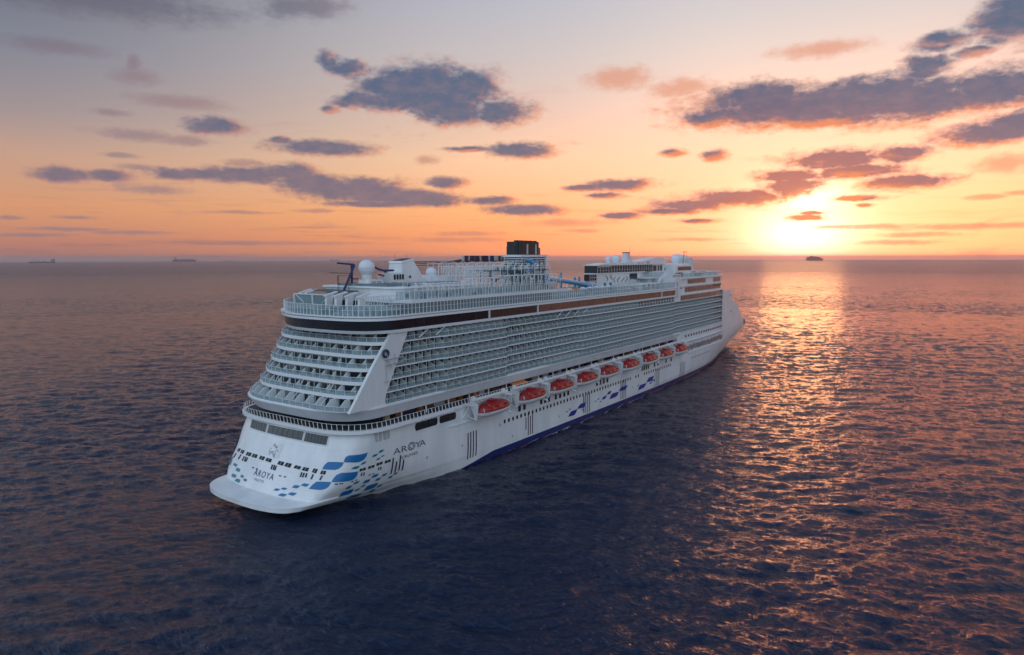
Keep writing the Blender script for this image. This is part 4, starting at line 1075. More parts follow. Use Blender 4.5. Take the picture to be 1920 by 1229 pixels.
ring_part("band_groove", "grey_paint", 18.5, 9.4, 22.2, 192.2, 40.75, 40.95, thick=0.5)
for x in (61.6, 85.1, 177.0):
    b = MB(); b.box(x - .16, x + .16, -22.3, -21.9, 38.02, 40.22); b.build("band_mullion", "deck_edge", SHIP)
for x in (32.5, 35.0, 36.4, 39.2, 44.0, 50.0, 56.0, 68, 76, 93, 101, 110, 119, 128, 137, 146, 155, 164):
    b = MB(); b.box(x, x + .06, -22.0, -21.9, 38.1, 40.15); b.build("band_joint", "rust_brown", SHIP)
b = MB(); b.prism(stern_line(18.4, 9.5, 21.6, 200.0, 56, **PR), 40.3, 41.0); b.build("open_deck", "deck_teal", SHIP)
w = MB(); w.box(157.5, 191.2, -21.5, -21.3, 35.45, 36.9); w.build("side_window_band", "band_glass_sunset_reflection", SHIP)

# forward block with its glass bands, sunset reflection painted into their colour
b = MB()
pl = [(192.0, -21.6), (215, -21.5), (240, -20.9), (256, -20.0), (261.8, -18.6), (264.6, -15), (266.5, -8), (267, 0), (266.5, 8), (264.6, 15), (261.8, 18.6), (256, 20.0), (240, 20.9), (215, 21.5), (192, 21.6)]
b.prism(pl, 34.9, 45.0); fb = b.build("forward_block", "white_paint", SHIP)
def fy(x): return float(np.interp(x, [192, 215, 240, 256, 261.8], [21.6, 21.5, 20.9, 20.0, 18.6]))
def front_band(x0, x1, z0, z1, n=8):
    b = MB(); X = np.linspace(x0, x1, n)
    X = sorted(set(list(X) + [v for v in (215, 240, 256) if x0 < v < x1]))
    for a, c_ in zip(X, X[1:]): b.face([(a, -fy(a) - .05, z0), (c_, -fy(c_) - .05, z0), (c_, -fy(c_) - .05, z1), (a, -fy(a) - .05, z1)])
    o = b.build("window_band", "band_glass_sunset_reflection", SHIP)
    f = MB()
    for z in (z0, z1):
        for a, c_ in zip(X, X[1:]): f.bar((a, -fy(a) - .1, z), (c_, -fy(c_) - .1, z), 0.16, 0.12)
    for x in np.arange(x0 + 2.9, x1 - 1, 2.9): f.bar((x, -fy(x) - .07, z0), (x, -fy(x) - .07, z1), 0.05, 0.05)
    f.build("frame", "grey_paint", o)
front_band(207, 231.5, 42.3, 44.2); front_band(243, 259, 42.0, 44.2)
front_band(204, 260.6, 38.7, 40.9); front_band(199, 260.6, 35.4, 37.4)
for z in (37.9, 41.5, 44.75):
    b = MB(); X = [200, 215, 240, 256, 261.4]
    for a, c_ in zip(X, X[1:]): b.bar((a, -fy(a) - .25, z), (c_, -fy(c_) - .25, z), 0.5, 0.45)
    b.build("ledge", "deck_edge", SHIP)
b = MB()
for k, x in enumerate(np.arange(243.5, 260, 1.9)): b.box(x, x + .9, -fy(x) - .16, -fy(x) - .06, 40.0, 40.6)
b.build("bridge_window_marks", "rust_brown", SHIP)
# column by the ship's shoulder with its signs
b = MB(); b.box(192.2, 197.4, -21.9, -21.5, 35.1, 45.6); b.build("shoulder_column", "white_paint", SHIP)
b = MB()
for z in (37.4, 38.6, 40.6, 42.2, 43.0): b.lathe([(0.0, 0), (0.42, 0)], (194.0, 0, z), 10)
b.v = [(v[0], -21.96, v[2] + v[1]) for v in b.v]; b.build("emblem", "navy", SHIP)
b = MB(); b.box(193.9, 194.3, -22.0, -21.9, 36.6, 43.6); b.build("ladder", "grey_paint", SHIP)
# forward promenade: white band with small lights
b = MB()
X = [197, 215, 228, 240, 252, 263.4]
hy = lambda x: -hull_pt(hull_t_of_x(x, 16.3), 16.3)[0][1]
for a, c_ in zip(X, X[1:]): b.hexa([(a, -hy(a) + .3, 16.3), (c_, -hy(c_) + .3, 16.3), (c_, -hy(c_) + 2.3, 16.3), (a, -hy(a) + 2.3, 16.3), (a, -hy(a) + .05, 21.4), (c_, -hy(c_) + .05, 21.4), (c_, -hy(c_) + 2, 21.4), (a, -hy(a) + 2, 21.4)])
b.build("forward_side_wall", "white_paint", SHIP)
for x in np.arange(206, 261, 3.4):
    b = MB(); y = -hy(x) + 0.14; b.box(x, x + 1.4, y - .06, y + .1, 18.9, 19.9); b.build("forward_window", "dark_glass", SHIP)
b = MB()
for a, c_ in zip(X, X[1:]): b.bar((a, -hy(a) - .1, 17.0), (c_, -hy(c_) - .1, 17.0), 0.5, 0.35)
b.build("ledge", "deck_edge", SHIP)

# ------------------------------------------------------------------ open decks, funnels, domes and rides
# wind screens round the open deck
L = at_z(stern_line(18.6, 9.3, 21.8, 192.0, 60, **PR), 41.25)
L = [p for p in L]
ix = [i for i, p in enumerate(L) if p[1] > 0 and p[0] > 100]
screen("wind_screen", L[:-1] + [(60, 21.8, 41.25)], 2.35, 1.25, post=0.12, rail=0.10, mid=(0.55,))
# second tier, from the after house to amidships
b = MB()
b.prism([(36, -19.6), (96.8, -19.6), (96.8, 19.6), (50, 19.6), (37, 8)], 41.0, 43.6); b.build("cafe_wall", "dark_glass", SHIP)
b = MB(); b.prism([(30.5, -18.2), (34, -20.6), (40, -21.5), (98.0, -21.5), (98.0, 21.5), (52, 21.5), (42, 18.6), (36.0, 12.2)], 43.55, 44.3); b.build("upper_deck", "white_paint", SHIP, smooth=False)
screen("wind_screen", [(31.5, -18.0, 44.3), (34.5, -20.3, 44.3), (40, -21.2, 44.3), (97.6, -21.2, 44.3)], 1.95, 1.25, post=0.12, rail=0.08)
screen("wind_screen", [(53, 21.2, 44.3), (97.6, 21.2, 44.3)], 1.95, 2.5, post=0.12, rail=0.08)
b = MB(); random.seed(4)
for x in np.arange(37, 96, 1.6):
    b.box(x, x + .5, -19.75, -19.6, 41.1, 43.5)
b.build("cafe_mullion", "grey_paint", SHIP)
# after terrace: stage frame, tilted posts, loungers
b = MB(); b.box(20.5, 33.5, -14.0, 8.5, 41.0, 41.2); b.build("terrace", "deck_teal", SHIP)
for y in (14.6, 12.4, -1.5, -4.8, -8.5, -12.6):
    b = MB(); x = 25.0 + (5.5 if y > 0 else 0)
    b.hexa([(x, y - .35, 41.2), (x + 1.4, y - .35, 41.2), (x + 1.4, y + .35, 41.2), (x, y + .35, 41.2), (x + 0.2, y - .4, 45.0), (x + 2.2, y - .4, 45.6), (x + 2.2, y + .4, 45.6), (x + 0.2, y + .4, 45.0)])
    b.hexa([(x - .2, y - .5, 44.9), (x + 3.4, y - .5, 45.7), (x + 3.4, y + .5, 45.7), (x - .2, y + .5, 44.9), (x - .2, y - .5, 45.2), (x + 3.4, y - .5, 46.0), (x + 3.4, y + .5, 46.0), (x - .2, y + .5, 45.2)])
    b.build("terrace_post", "white_paint", SHIP)
b = MB()
for y in (12.5, 5.6, -0.6): b.bar((27.0, y, 41.2), (27.0, y, 45.1), 0.3)
for z in (45.1, 41.9, 42.3): b.bar((27.0, 12.5, z), (27.0, -0.6, z), 0.25)
b.bar((27, 12.0, 45.0), (27, 8.8, 43.0), 0.16); b.bar((27, 2.2, 43.0), (27, -0.3, 45.0), 0.16)
fo = b.build("stage_frame", "white_paint", SHIP)
b = MB(); b.box(27.15, 27.25, -0.5, 12.4, 42.3, 45.0); b.build("screen_panel", "glass", fo)
b = MB(); b.prism([(28.5, -2.5), (34.5, -2.5), (37, 12.5), (33, 12.5)], 45.6, 45.9); b.build("terrace_canopy", "steel_green", SHIP)
for k in range(22):
    y = random.uniform(-15, 14); x = 21.5 + max(y, 0) * .62 + random.random() * 8; w_ = random.uniform(0.6, 2.2)
    b = MB(); b.box(x, x + w_, y, y + random.uniform(0.7, 2.6), 41.2, 41.6 + random.random() * 1.1); b.build("deck_seat", random.choice(["white_paint", "grey_paint", "dark_glass", "partition_paint", "deck_teal"]), SHIP)
# stepped sun terraces starboard aft (pale green awnings between)
for k in range(4):
    b = MB(); b.box(27.5 + 2.2 * k, 30.2 + 2.2 * k, -18.5, -5.0, 41.2 + 0.75 * k, 41.9 + 0.75 * k); b.build("sun_terrace", "white_paint" if k % 2 else "deck_teal", SHIP)
for k in range(7):
    b = MB(); x = 27.8 + 1.4 * (k % 4) * 1.5; y = -17.2 + 1.7 * k
    b.box(x, x + 1.6, y, y + .9, 41.9 + 0.75 * (k % 4), 42.15 + 0.75 * (k % 4)); b.build("sun_bed", "partition_paint", SHIP)
# lamp posts along the screens
for x, y in ((36, -19.8), (52, -20.6), (69, -20.8), (84, -20.8), (104, -20.8), (121, -20.8), (139, -20.8), (158, -20.8), (176, -20.8)):
    z0 = 44.3 if x < 98 else 41.0
    b = MB(); b.tube([(x, y, z0), (x, y, z0 + 3.4)], 0.08, 6); o = b.build("deck_lamp", "deck_edge", SHIP)
    b = MB(); b.lathe([(0.0, .35), (.22, .2), (.22, -.1), (0, -.2)], (x, y, z0 + 3.5), 8); b.build("lamp_head", "dome_white", o)

# after house -----------------------------------------------------------------
b = MB()
b.prism([(36.6, -11.0), (38.6, -13.5), (72, -14.0), (72, 12), (36.6, 12)], 44.3, 46.6); b.build("after_house", "white_paint", SHIP)
b = MB(); b.prism([(36.0, -11.6), (38.3, -14.2), (72.6, -14.7), (72.6, 12.6), (36, 12.6)], 46.5, 46.9); b.build("after_house_roof", "deck_edge", SHIP)
b = MB(); b.prism([(37.0, -9.5), (66, -10.5), (66, 8), (37.0, 8)], 46.9, 47.5); b.build("machinery_roof", "deck_teal", SHIP)
def radome(x, y, z, r, foot=1.6, fr=0.6, group=None):
    b = MB(); prof = [(0.01, r)] + [(r * math.sin(R(a)), r * math.cos(R(a))) for a in range(12, 132, 12)] + [(r * .62, -r * .86)]
    b.lathe(prof, (x, y, z), 24); d = b.build("radome", "dome_white", SHIP, smooth=True)
    b = MB(); b.lathe([(r * fr, -r * .85), (r * fr, -r * .85 - foot * .35), (r * fr * .75, -r * .85 - foot)], (x, y, z), 18); b.build("pedestal", "white_paint", d, smooth=True)
    b = MB(); b.tube([(x + r * 1.004 * math.cos(a), y + r * 1.004 * math.sin(a), z - 0.05) for a in np.linspace(0, 2 * math.pi, 28)], 0.03, 4, cap=False); b.build("seam", "grey_paint", d)
    return d
radome(39.6, 0.0, 51.4, 2.05, foot=2.3, fr=0.62)
b = MB(); b.hexa([(38.2, -2.2, 46.9), (44.0, -2.2, 46.9), (44.0, 2.2, 46.9), (38.2, 2.2, 46.9), (38.6, -1.8, 48.4), (43.0, -1.8, 48.4), (43.0, 1.8, 48.4), (38.6, 1.8, 48.4)])
h_ = b.build("dome_house", "white_paint", SHIP)
for x in (39.3, 41.2):
    b = MB(); b.box(x, x + 1.4, -2.15, -1.85, 47.3, 48.1); b.build("louvre", "grey_paint", h_)
# blue crane legs and arms
b = MB(); b.tube([(33.3, 1.5, 45.9), (38.3, 3.0, 52.1)], 0.30, 6); b.tube([(38.4, 3.2, 52.2), (35.4, 6.2, 52.6)], 0.22, 6); b.tube([(37.3, 3.0, 46.9), (37.4, 3.0, 52.2)], 0.30, 6)
b.build("crane", "crane_blue", SHIP)
b = MB(); b.tube([(41.4, -0.5, 51.8), (43.2, -.5, 51.0), (45.0, -.5, 50.6), (48.6, -.5, 50.6)], 0.28, 6); b.tube([(45.6, -.5, 50.6), (45.6, -.5, 49.2)], .3, 6); b.build("crane_boom", "crane_blue", SHIP)
b = MB()
for y in (-1.5, 2.0): b.tube([(34.8, y + 3, 45.8), (34.8, y + 3, 48.0)], .07, 5)
b.tube([(33.0, 6.6, 50.2), (37.3, 3.2, 50.0)], .1, 5); b.tube([(37.3, 3, 48.6), (38.6, 2.0, 48.6)], .16, 5); b.build("crane_rail", "rust_brown", SHIP)
# small after funnel
b = MB()
b.hexa([(49.2, -3.0, 46.9), (58.8, -3.0, 46.9), (58.8, 2.6, 46.9), (49.2, 2.6, 46.9), (49.9, -2.2, 52.6), (54.3, -2.2, 53.3), (54.3, 2.2, 53.3), (49.9, 2.2, 52.6)])
fo = b.build("after_funnel", "white_paint", SHIP)
b = MB(); b.hexa([(49.7, -2.35, 52.5), (54.5, -2.35, 53.2), (54.5, 2.35, 53.2), (49.7, 2.35, 52.5), (49.8, -2.3, 53.0), (54.4, -2.3, 53.7), (54.4, 2.3, 53.7), (49.8, 2.3, 53.0)]); b.build("rim", "deck_edge", fo)
b = MB(); b.face([(50.1, -2.0, 53.06), (54.1, -2.0, 53.72), (54.1, 2.0, 53.72), (50.1, 2.0, 53.06)]); b.build("uptake", "black_paint", fo)
b = MB(); b.lathe([(0, 0), (.35, 0)], (0, 0, 0), 12); b.v = [(52.2 + v[0], -3.06 + .05, 48.9 + v[1]) for v in b.v]; b.v = [(v[0], v[1] - 0.05, v[2]) for v in b.v]; b.build("vent_port", "dark_void", fo)
b = MB(); b.hexa([(45.2, -3.6, 46.9), (50.4, -3.6, 46.9), (50.4, 1.6, 46.9), (45.2, 1.6, 46.9), (44.6, -3.6, 50.0), (49.6, -3.6, 50.0), (49.6, 1.6, 50.0), (44.6, 1.6, 50.0)])
cb = b.build("control_cabin", "white_paint", SHIP)
for k in range(4):
    b = MB(); b.box(45.5 + k * 1.0, 46.15 + k * 1.0, -3.72, -3.62, 48.3, 49.6); b.build("window", "dark_glass", cb)
b = MB(); b.tube([(49.9, 0, 53.4), (49.5, 0, 54.9)], .05, 4); b.tube([(54.0, 0, 53.6), (54.2, 0, 54.8)], .05, 4); b.build("whip_antenna", "crane_blue", SHIP)
radome(62.3, -1.5, 49.7, 1.55, foot=1.2, fr=0.7)
b = MB(); b.hexa([(58.8, -4, 46.9), (68.0, -4, 46.9), (68.0, 4, 46.9), (58.8, 4, 46.9), (59.6, -3.4, 49.0), (67.0, -3.4, 49.0), (67.0, 3.4, 49.0), (59.6, 3.4, 49.0)]); b.build("ventilation_house", "white_paint", SHIP)
b = MB(); b.box(64.2, 69.5, -5.6, -1.0, 46.9, 49.0); b.build("plant_box", "white_paint", SHIP)
# little clutter on the after roof
random.seed(17)
for k in range(26):
    x = random.uniform(38, 70); y = random.uniform(-12.5, -5)
    b = MB(); s_ = random.uniform(.25, .7); b.box(x, x + s_ * 1.6, y, y + s_, 46.9, 46.9 + s_ * random.uniform(.5, 1.4)); b.build("roof_vent", random.choice(["grey_paint", "steel_green", "navy", "white_paint"]), SHIP)
b = MB(); b.tube([(42.0, -1.5, 50.0 - .2), (44.2, -1.5, 49.4)], .14, 5); b.tube([(42.4, -1.2, 49.6), (44.4, -1.2, 49.1)], .1, 5); b.build("fire_hose", "boat_red", SHIP)

# rope course: rows of white trellis posts carrying ropes, a dark green steel frame beside it
b = MB()
zt = 51.4; rows = (-12.5, -9.5, -6.5, -3.0)
for r_, y in enumerate(rows):
    xs = np.arange(63.5, 106, 1.6)
    for j, x in enumerate(xs):
        zb = 46.9 if x < 72 else 44.3
        b.bar((x, y, zb), (x, y, zt - (j % 3) * 0.25), 0.13)
        if j + 1 < len(xs):
            x2 = xs[j + 1]
            if (j + r_) % 2 == 0: b.bar((x, y, zt - 2.2), (x2, y, zt + .3), 0.11); b.bar((x2, y, zt - 2.2), (x, y, zt - .3), 0.08)
            b.bar((x, y, zt - 2.4), (x2, y, zt - 2.4), 0.09)
    b.bar((63.5, y, zt), (105.6, y, zt), 0.11)
for x in np.arange(63.5, 106, 4.3):
    for y, y2 in zip(rows, rows[1:]): b.bar((x, y, zt), (x, y2, zt), 0.1)
    b.bar((x, rows[0], zt - 2.4), (x, rows[-1], zt - 2.4), 0.1)
    b.tube([(x + 2 * math.cos(a), -5.0, zt + 0.2 + 1.1 * math.sin(a)) for a in np.linspace(0, math.pi, 7)], .07, 4)
    b.bar((x, -12.5, zt), (x + 2.1, -9.5, zt - 2.4), .08); b.bar((x + 2.1, -12.5, zt - 2.4), (x, -9.5, zt), .08)
    b.tube([(x + .4, -12.5, zt), (x + .5, -12.5, zt + .8), (x + .1, -12.5, zt + 1.1)], .06, 4)
b.build("rope_course", "white_paint", SHIP)
b = MB()
for x in np.arange(73.5, 105, 5.6):
    for y in (-13.6, -6.0):
        b.bar((x, y, 44.3), (x, y, 50.2), 0.3)
    b.bar((x, -13.6, 50.1), (x, -6.0, 50.1), 0.28); b.bar((x, -13.6, 45.2), (x + 2.6, -13.6, 47.6), 0.24)
for z in (50.1, 47.7):
    for y in (-13.6, -6.0): b.bar((73.5, y, z), (104.5, y, z), 0.36, 0.3)
b.bar((74, -13.6, 46.4), (83, -13.6, 49.8), 0.3); b.bar((92, -13.7, 48.6), (104, -13.7, 48.6), 0.9, 0.5)
b.box(95, 104.6, -13.5, -7, 45.9, 46.4)
b.build("slide_frame", "steel_green", SHIP)
b = MB(); b.tube([(60.0, 4, 52.7), (70, 4, 52.65), (76, 4, 52.3), (82, 4, 52.9), (90, 4, 53.0), (98, 4, 52.9), (103, 3, 52.8)], [0.14, .14, .4, .55, .5, .4, .2], 6); b.build("zip_track", "rust_brown", SHIP)
b = MB()
for z in (51.7, 52.2): b.tube([(60, 6, z), (81, 6, z)], .09, 4)
b.build("track_rail", "rust_brown", SHIP)
for j, x in enumerate(np.arange(82.0, 103.8, 0.95)):
    b = MB(); w_ = random.uniform(.35, .8); b.box(x, x + w_, 3.0, 3.5, 52.9, 54.5); b.build("colour_panel", ["navy", "plum", "grey_paint", "crane_blue", "rust_brown", "tan", "plum"][random.randrange(7)], SHIP)
# main funnel: louvred white housing with a black stack cluster
def rounded(x0, x1, hy_, n=7, r=2.5):
    P = []
    for cx, cy, a0 in ((x0 + r, -hy_ + r, 180), (x1 - r, -hy_ + r, 270), (x1 - r, hy_ - r, 0), (x0 + r, hy_ - r, 90)):
        for a in np.linspace(a0, a0 + 90, n): P.append((cx + r * math.cos(R(a)), cy + r * math.sin(R(a))))
    return P
fun = MB(); fun.prism(rounded(103.4, 120.0, 3.6, r=2), 44.3, 54.0); FU = fun.build("funnel_core", "dark_void", SHIP)
for k in range(13):
    z = 45.2 + k * 0.74; x1 = float(np.interp(z, [44.5, 54], [125.6, 120.4]))
    b = MB(); b.prism(rounded(102.8, x1, 4.6), z, z + 0.30); b.build("louvre", "white_paint", FU)
b = MB(); b.prism(rounded(102.4, 120.4, 4.8), 54.0, 54.75); b.build("funnel_cap", "white_paint", FU)
for x in (103.0, 107.5, 112, 117):
    b = MB(); b.bar((x, -4.65, 45), (x, -4.65, 54.4), 0.3); b.build("rib", "grey_paint", FU)
b = MB(); b.prism(rounded(104.4, 116.4, 3.0, r=1.2), 54.7, 59.1); b.build("stack_shell", "black_paint", FU)
b = MB(); b.prism(rounded(103.0, 117.8, 1.8, r=.5), 54.7, 57.5); b.build("stack_screen", "black_paint", FU)
for x in (104.2, 106.8, 109.6, 112.4, 115.2):
    b = MB(); b.tube([(x, -1.5, 55), (x, -1.5, 59.5)], 0.8, 10); b.build("exhaust_pipe", "black_paint", FU, smooth=True)
for x in (108.0, 113.2):
    b = MB(); b.box(x, x + 0.9, -3.12, -3.0, 55.0, 58.3); b.build("stack_streak", "grey_paint", FU)
b = MB(); b.box(116.6, 118.0, -2.0, 2.0, 54.7, 57.2); b.build("stack_fin", "rust_brown", FU)
# water slides
b = MB()
b.tube([(102, -6.8, 53.2), (103.5, -8.5, 52.4), (102.5, -10.5, 51.4), (99.5, -11.5, 50.4), (97.5, -9.5, 49.6), (99.5, -7.4, 49.0), (103, -8.5, 48.4), (106, -10.5, 47.7)], .75, 10)
b.build("water_slide", "slide_light", SHIP, smooth=True)
b = MB(); b.tube([(105, -8, 47.9), (110, -8.4, 47.3), (116, -8.4, 46.6), (122, -8.2, 45.9), (128, -8, 45.3), (134, -8, 44.6), (140, -8.2, 43.7), (145, -8.6, 42.9)], [.7, .8, .8, .8, .8, .85, .9, 1.0], 10); b.build("water_slide", "slide_blue", SHIP, smooth=True)
b = MB(); b.tube([(106, -10.5, 46.9), (114, -9.8, 46.6), (124, -9.5, 45.6), (134, -9.7, 44.4), (141, -10, 43.2), (146, -10.4, 42.3)], .8, 10); b.build("water_slide", "slide_light", SHIP, smooth=True)
for x in (110, 118, 126, 134, 141):
    b = MB(); z = float(np.interp(x, [105, 145], [47.2, 42.6])); b.tube([(x, -9, 41), (x, -9, z)], .2, 6); b.build("slide_post", "white_paint", SHIP)
for x, h_ in ((128.6, 48.6), (138.8, 46.6), (142.0, 46.8)):
    b = MB(); b.tube([(x, -4, 41), (x, -4, h_)], .45, 8); b.build("play_post", "slide_light", SHIP)
# pool deck amidships: low houses, parasols, loungers
b = MB(); b.box(98.5, 112, -17, 17, 41.0, 43.8); b.build("pool_house", "white_paint", SHIP)
b = MB(); b.box(118, 146, -7, 7, 41.0, 41.35); b.build("pool_surround", "teak", SHIP)
b = MB(); b.box(122, 140, -4, 4, 41.36, 41.42); b.build("pool_water", "pool_blue", SHIP)
random.seed(31)
for k in range(46):
    x = random.uniform(100, 190); y = random.uniform(-20.6, -13)
    b = MB(); w_ = random.uniform(.8, 2.4); b.box(x, x + w_, y, y + .8, 41.0, 41.35 + random.random() * .5); b.build("sun_lounger", random.choice(["grey_paint", "white_paint", "wood", "partition_paint", "tan", "dark_glass", "slide_blue"]), SHIP)
for k in range(10):
    x = 100 + k * 4.8; b = MB(); y = -15.5
    b.lathe([(0.02, 2.9), (1.5, 2.3)], (x, y, 41.0), 8); b.lathe([(.05, 0), (.05, 2.9)], (x, y, 41.0), 5); b.build("parasol", "orange_awning" if k == 4 else "white_paint", SHIP)
b = MB(); b.box(114.6, 119, -14.5, -9, 42.6, 43.6); b.build("bar_roof", "orange_awning", SHIP)
b = MB(); b.box(110, 124, -16, -8, 41.0, 42.6); b.build("bar_house", "white_paint", SHIP)

# forward house ----------------------------------------------------------------
b = MB(); b.box(148.0, 187.5, -8.2, -3.4, 41.0, 47.6); b.build("theatre_wall", "white_paint", SHIP)
random.seed(13)
for k in range(9):   # line drawing of plants and birds on the wall
    b = MB(); x = 156 + k * 3.4 + random.uniform(-.5, .5); z = 43.6 + random.random() * 1.5
    L = [(x + 0.9 * math.sin(t * 1.6 + k) + t * .25, -8.27, z + t * .75) for t in np.linspace(0, 3.2, 10)]
    b.tube(L, [0.04 + 0.14 * math.sin(math.pi * j / 9) for j in range(10)], 5); b.build("mural_line", "steel_green", SHIP)
for x in (153.6, 158.4):
    b = MB(); b.box(x, x + 1.5, -8.5, -8.2, 41.0, 44.2); b.build("mural_door", "pool_blue", SHIP)
b = MB(); b.box(147.2, 191.5, -8.6, -3.0, 47.6, 47.9); b.build("lounge_sill", "deck_edge", SHIP)
b = MB(); b.box(147.4, 199.0, -8.6, -3.2, 47.9, 50.7); lw = b.build("lounge_glass", "dark_glass", SHIP)
b = MB()
for x in np.arange(147.4, 199, 2.35): b.box(x, x + .22, -8.75, -8.6, 47.9, 50.7)
b.box(147.4, 199, -8.74, -8.62, 48.9, 49.0); b.build("mullion", "grey_paint", lw)
b = MB(); b.box(147.2, 158.4, -8.72, -8.6, 50.0, 50.6); b.build("lounge_sign_board", "dark_void", lw)
b = MB(); b.box(147.6, 149.6, -8.8, -8.72, 50.05, 50.55); b.build("lounge_sign_mark", "yellow", lw)
b = MB()
for x in np.arange(150.4, 158, 0.8): b.box(x, x + .45, -8.8, -8.72, 50.15, 50.5)
b.build("lounge_sign_letters", "deck_edge", lw)
b = MB(); b.box(142.0, 147.2, -8.4, -6, 45.2, 47.5); o = b.build("viewing_box", "dark_glass", SHIP)
b = MB()
for z in (45.2, 46.4, 47.5): b.box(141.9, 147.2, -8.5, -8.4, z - .1, z + .1)
for x in (142, 143.7, 145.4): b.box(x, x + .15, -8.5, -8.4, 45.2, 47.5)
b.build("frame", "grey_paint", o)
b = MB(); b.box(142.5, 147.0, -8, -6, 41, 45.1); b.build("viewing_base", "white_paint", SHIP)
# swept roof
b = MB(); prof = [(147.0, 50.72), (212.5, 50.72), (213.4, 51.2), (210.6, 53.5), (202, 53.6), (196, 53.0), (184, 52.0), (168, 51.6), (158, 51.7), (150, 51.2)]
b.prism_y(prof, -9.0, -2.6); b.build("lounge_roof", "white_paint", SHIP)
b = MB()
for x in (183.5, 186.0, 188.3): b.box(x, x + .9, -9.1, -9.0, 51.1, 51.7)
b.box(191.5, 194.5, -9.1, -9.0, 51.0, 52.2); b.build("roof_vent", "grey_paint", SHIP)
b = MB(); b.box(199.0, 211.0, -8.5, -2, 45.0, 50.7); o = b.build("sun_house", "white_paint", SHIP)
for x0, x1 in ((199.8, 203), (204.6, 206), (207.2, 209.6)):
    b = MB(); b.box(x0, x1, -8.72, -8.6, 47.9, 50.3); b.build("window", "dark_glass" if x0 != 204.6 else "rust_brown", o)
b = MB(); b.box(211.0, 227, -8.0, 6, 45.0, 51.0); o = b.build("mast_house", "white_paint", SHIP)
for x in (214.2, 220.9):
    b = MB(); b.lathe([(0, 0), (.75, 0)], (0, 0, 0), 14); b.v = [(x + v[0], -8.06, 48.5 + v[1]) for v in b.v]; b.build("round_window", "dark_glass", o)
    b = MB(); b.tube([(x + .8 * math.cos(a), -8.06, 48.5 + .8 * math.sin(a)) for a in np.linspace(0, 2 * math.pi, 18)], .09, 4, cap=False); b.build("window_ring", "deck_edge", o)
# cabanas: row of white shells on the sun deck
for k in range(4):
    cx = 172.5 + k * 4.6; b = MB(); n = 9; i = len(b.v)
    for yy in (-16.5, -11.0):
        b.v += [(cx + 2.1 * math.cos(a), yy, 41.2 + 2.2 * math.sin(a)) for a in np.linspace(0, math.pi, n)]
    for j in range(n - 1): b.f.append((i + j, i + j + 1, i + n + j + 1, i + n + j)); b.mi.append(0)
    j0 = len(b.v); b.v += [(cx + 1.8 * math.cos(a), -16.5, 41.2 + 1.9 * math.sin(a)) for a in np.linspace(0, math.pi, n)]
    for j in range(n - 1): b.f.append((i + j + 1, i + j, j0 + j, j0 + j + 1)); b.mi.append(0)
    o = b.build("cabana_shell", "deck_edge", SHIP, smooth=True)
    b = MB(); b.box(cx - 1.9, cx + 1.9, -12.2, -11.2, 41.0, 43.0); b.build("cabana_back", "grey_paint", o)
b = MB(); b.box(160, 171, -14.8, -10.5, 41.0, 43.2); b.build("bar_house", "white_paint", SHIP)
b = MB(); b.hexa([(165, -14.95, 41.4), (168, -14.95, 41.0), (168, -14.9, 41.0), (165, -14.9, 41.4), (164.4, -14.95, 42.2), (168.4, -14.95, 41.5), (168.4, -14.9, 41.5), (164.4, -14.9, 42.2)]); b.build("bar_counter", "dark_void", SHIP)
# side gallery towards the bridge shoulder, sweeping stair
b = MB(); b.box(187, 200.5, -12, 8, 41.0, 45.0); b.build("gallery_house", "white_paint", SHIP)
b = MB(); b.box(183.5, 201, -13.5, 9, 45.0, 45.5); b.build("gallery_roof", "deck_edge", SHIP)
screen("gallery_rail", [(184, -13.3, 45.5), (201, -13.3, 45.5)], 2.2, 0.9, post=.12)
for k in range(3):
    b = MB(); b.box(176.8 + k * 2.4, 178.6 + k * 2.4, -8.45, -8.2, 45.0, 47.2); b.build("window", "dark_glass", SHIP)
b = MB(); P = [(188 + 7.5 * (1 - math.cos(a)), 41.2 + 5.6 * math.sin(a)) for a in np.linspace(0, math.pi / 2, 8)] + [(195.5 + 1.5, 46.8), (195.5, 45.2)] + [(189.6 + 5.6 * (1 - math.cos(a)), 41.2 + 4.2 * math.sin(a)) for a in np.linspace(math.pi / 2, 0, 8)]
b.prism_y(P, -16.2, -15.6); b.build("sweeping_stair", "white_paint", SHIP)
b = MB()
for k in range(9): b.bar((189.6 + k * .75, -16.0, 42.3 + k * .45), (190.6 + k * .75, -16.0, 42.8 + k * .45), .14)
b.build("stair_tread", "grey_paint", SHIP)
# forward domes, radar mast, small stacks
radome(161.5, -6, 53.0, 1.3, foot=1.0); radome(171.0, -4.6, 53.2, 1.75, foot=.9)
b = MB(); b.hexa([(177.6, -6.4, 51.7), (183.6, -6.4, 51.7), (183.6, -4, 51.7), (177.6, -4, 51.7), (177.8, -6.2, 55.8), (180.6, -6.2, 55.8), (180.6, -4.2, 55.8), (177.8, -4.2, 55.8)]); o = b.build("galley_stack", "fascia_paint", SHIP)
b = MB(); b.box(177.7, 180.7, -6.25, -4.15, 55.7, 56.0); b.build("rim", "black_paint", o)
b = MB(); b.tube([(184.5, -4.5, 52), (184.5, -4.5, 58.2)], [.14, .06], 6); b.build("whip_antenna", "tan", SHIP)
b = MB(); b.tube([(172, -6, 52), (172, -6, 55.8)], [.1, .05], 6); b.build("whip_antenna", "tan", SHIP)
b = MB(); b.tube([(198, -5, 53), (198, -5, 55)], .06, 6); b.build("whip_antenna", "tan", SHIP)
radome(245.0, -1, 53.0, 2.4, foot=1.0); radome(253.8, 1.0, 53.2, 2.3, foot=1.0); radome(261.5, 1.5, 53.2, 1.9, foot=1.2)
b = MB(); b.prism([(227, -8), (243, -8), (245, -5), (245, 4), (227, 4)], 45.0, 50.2); o = b.build("bridge_top_house", "white_paint", SHIP)
b = MB()
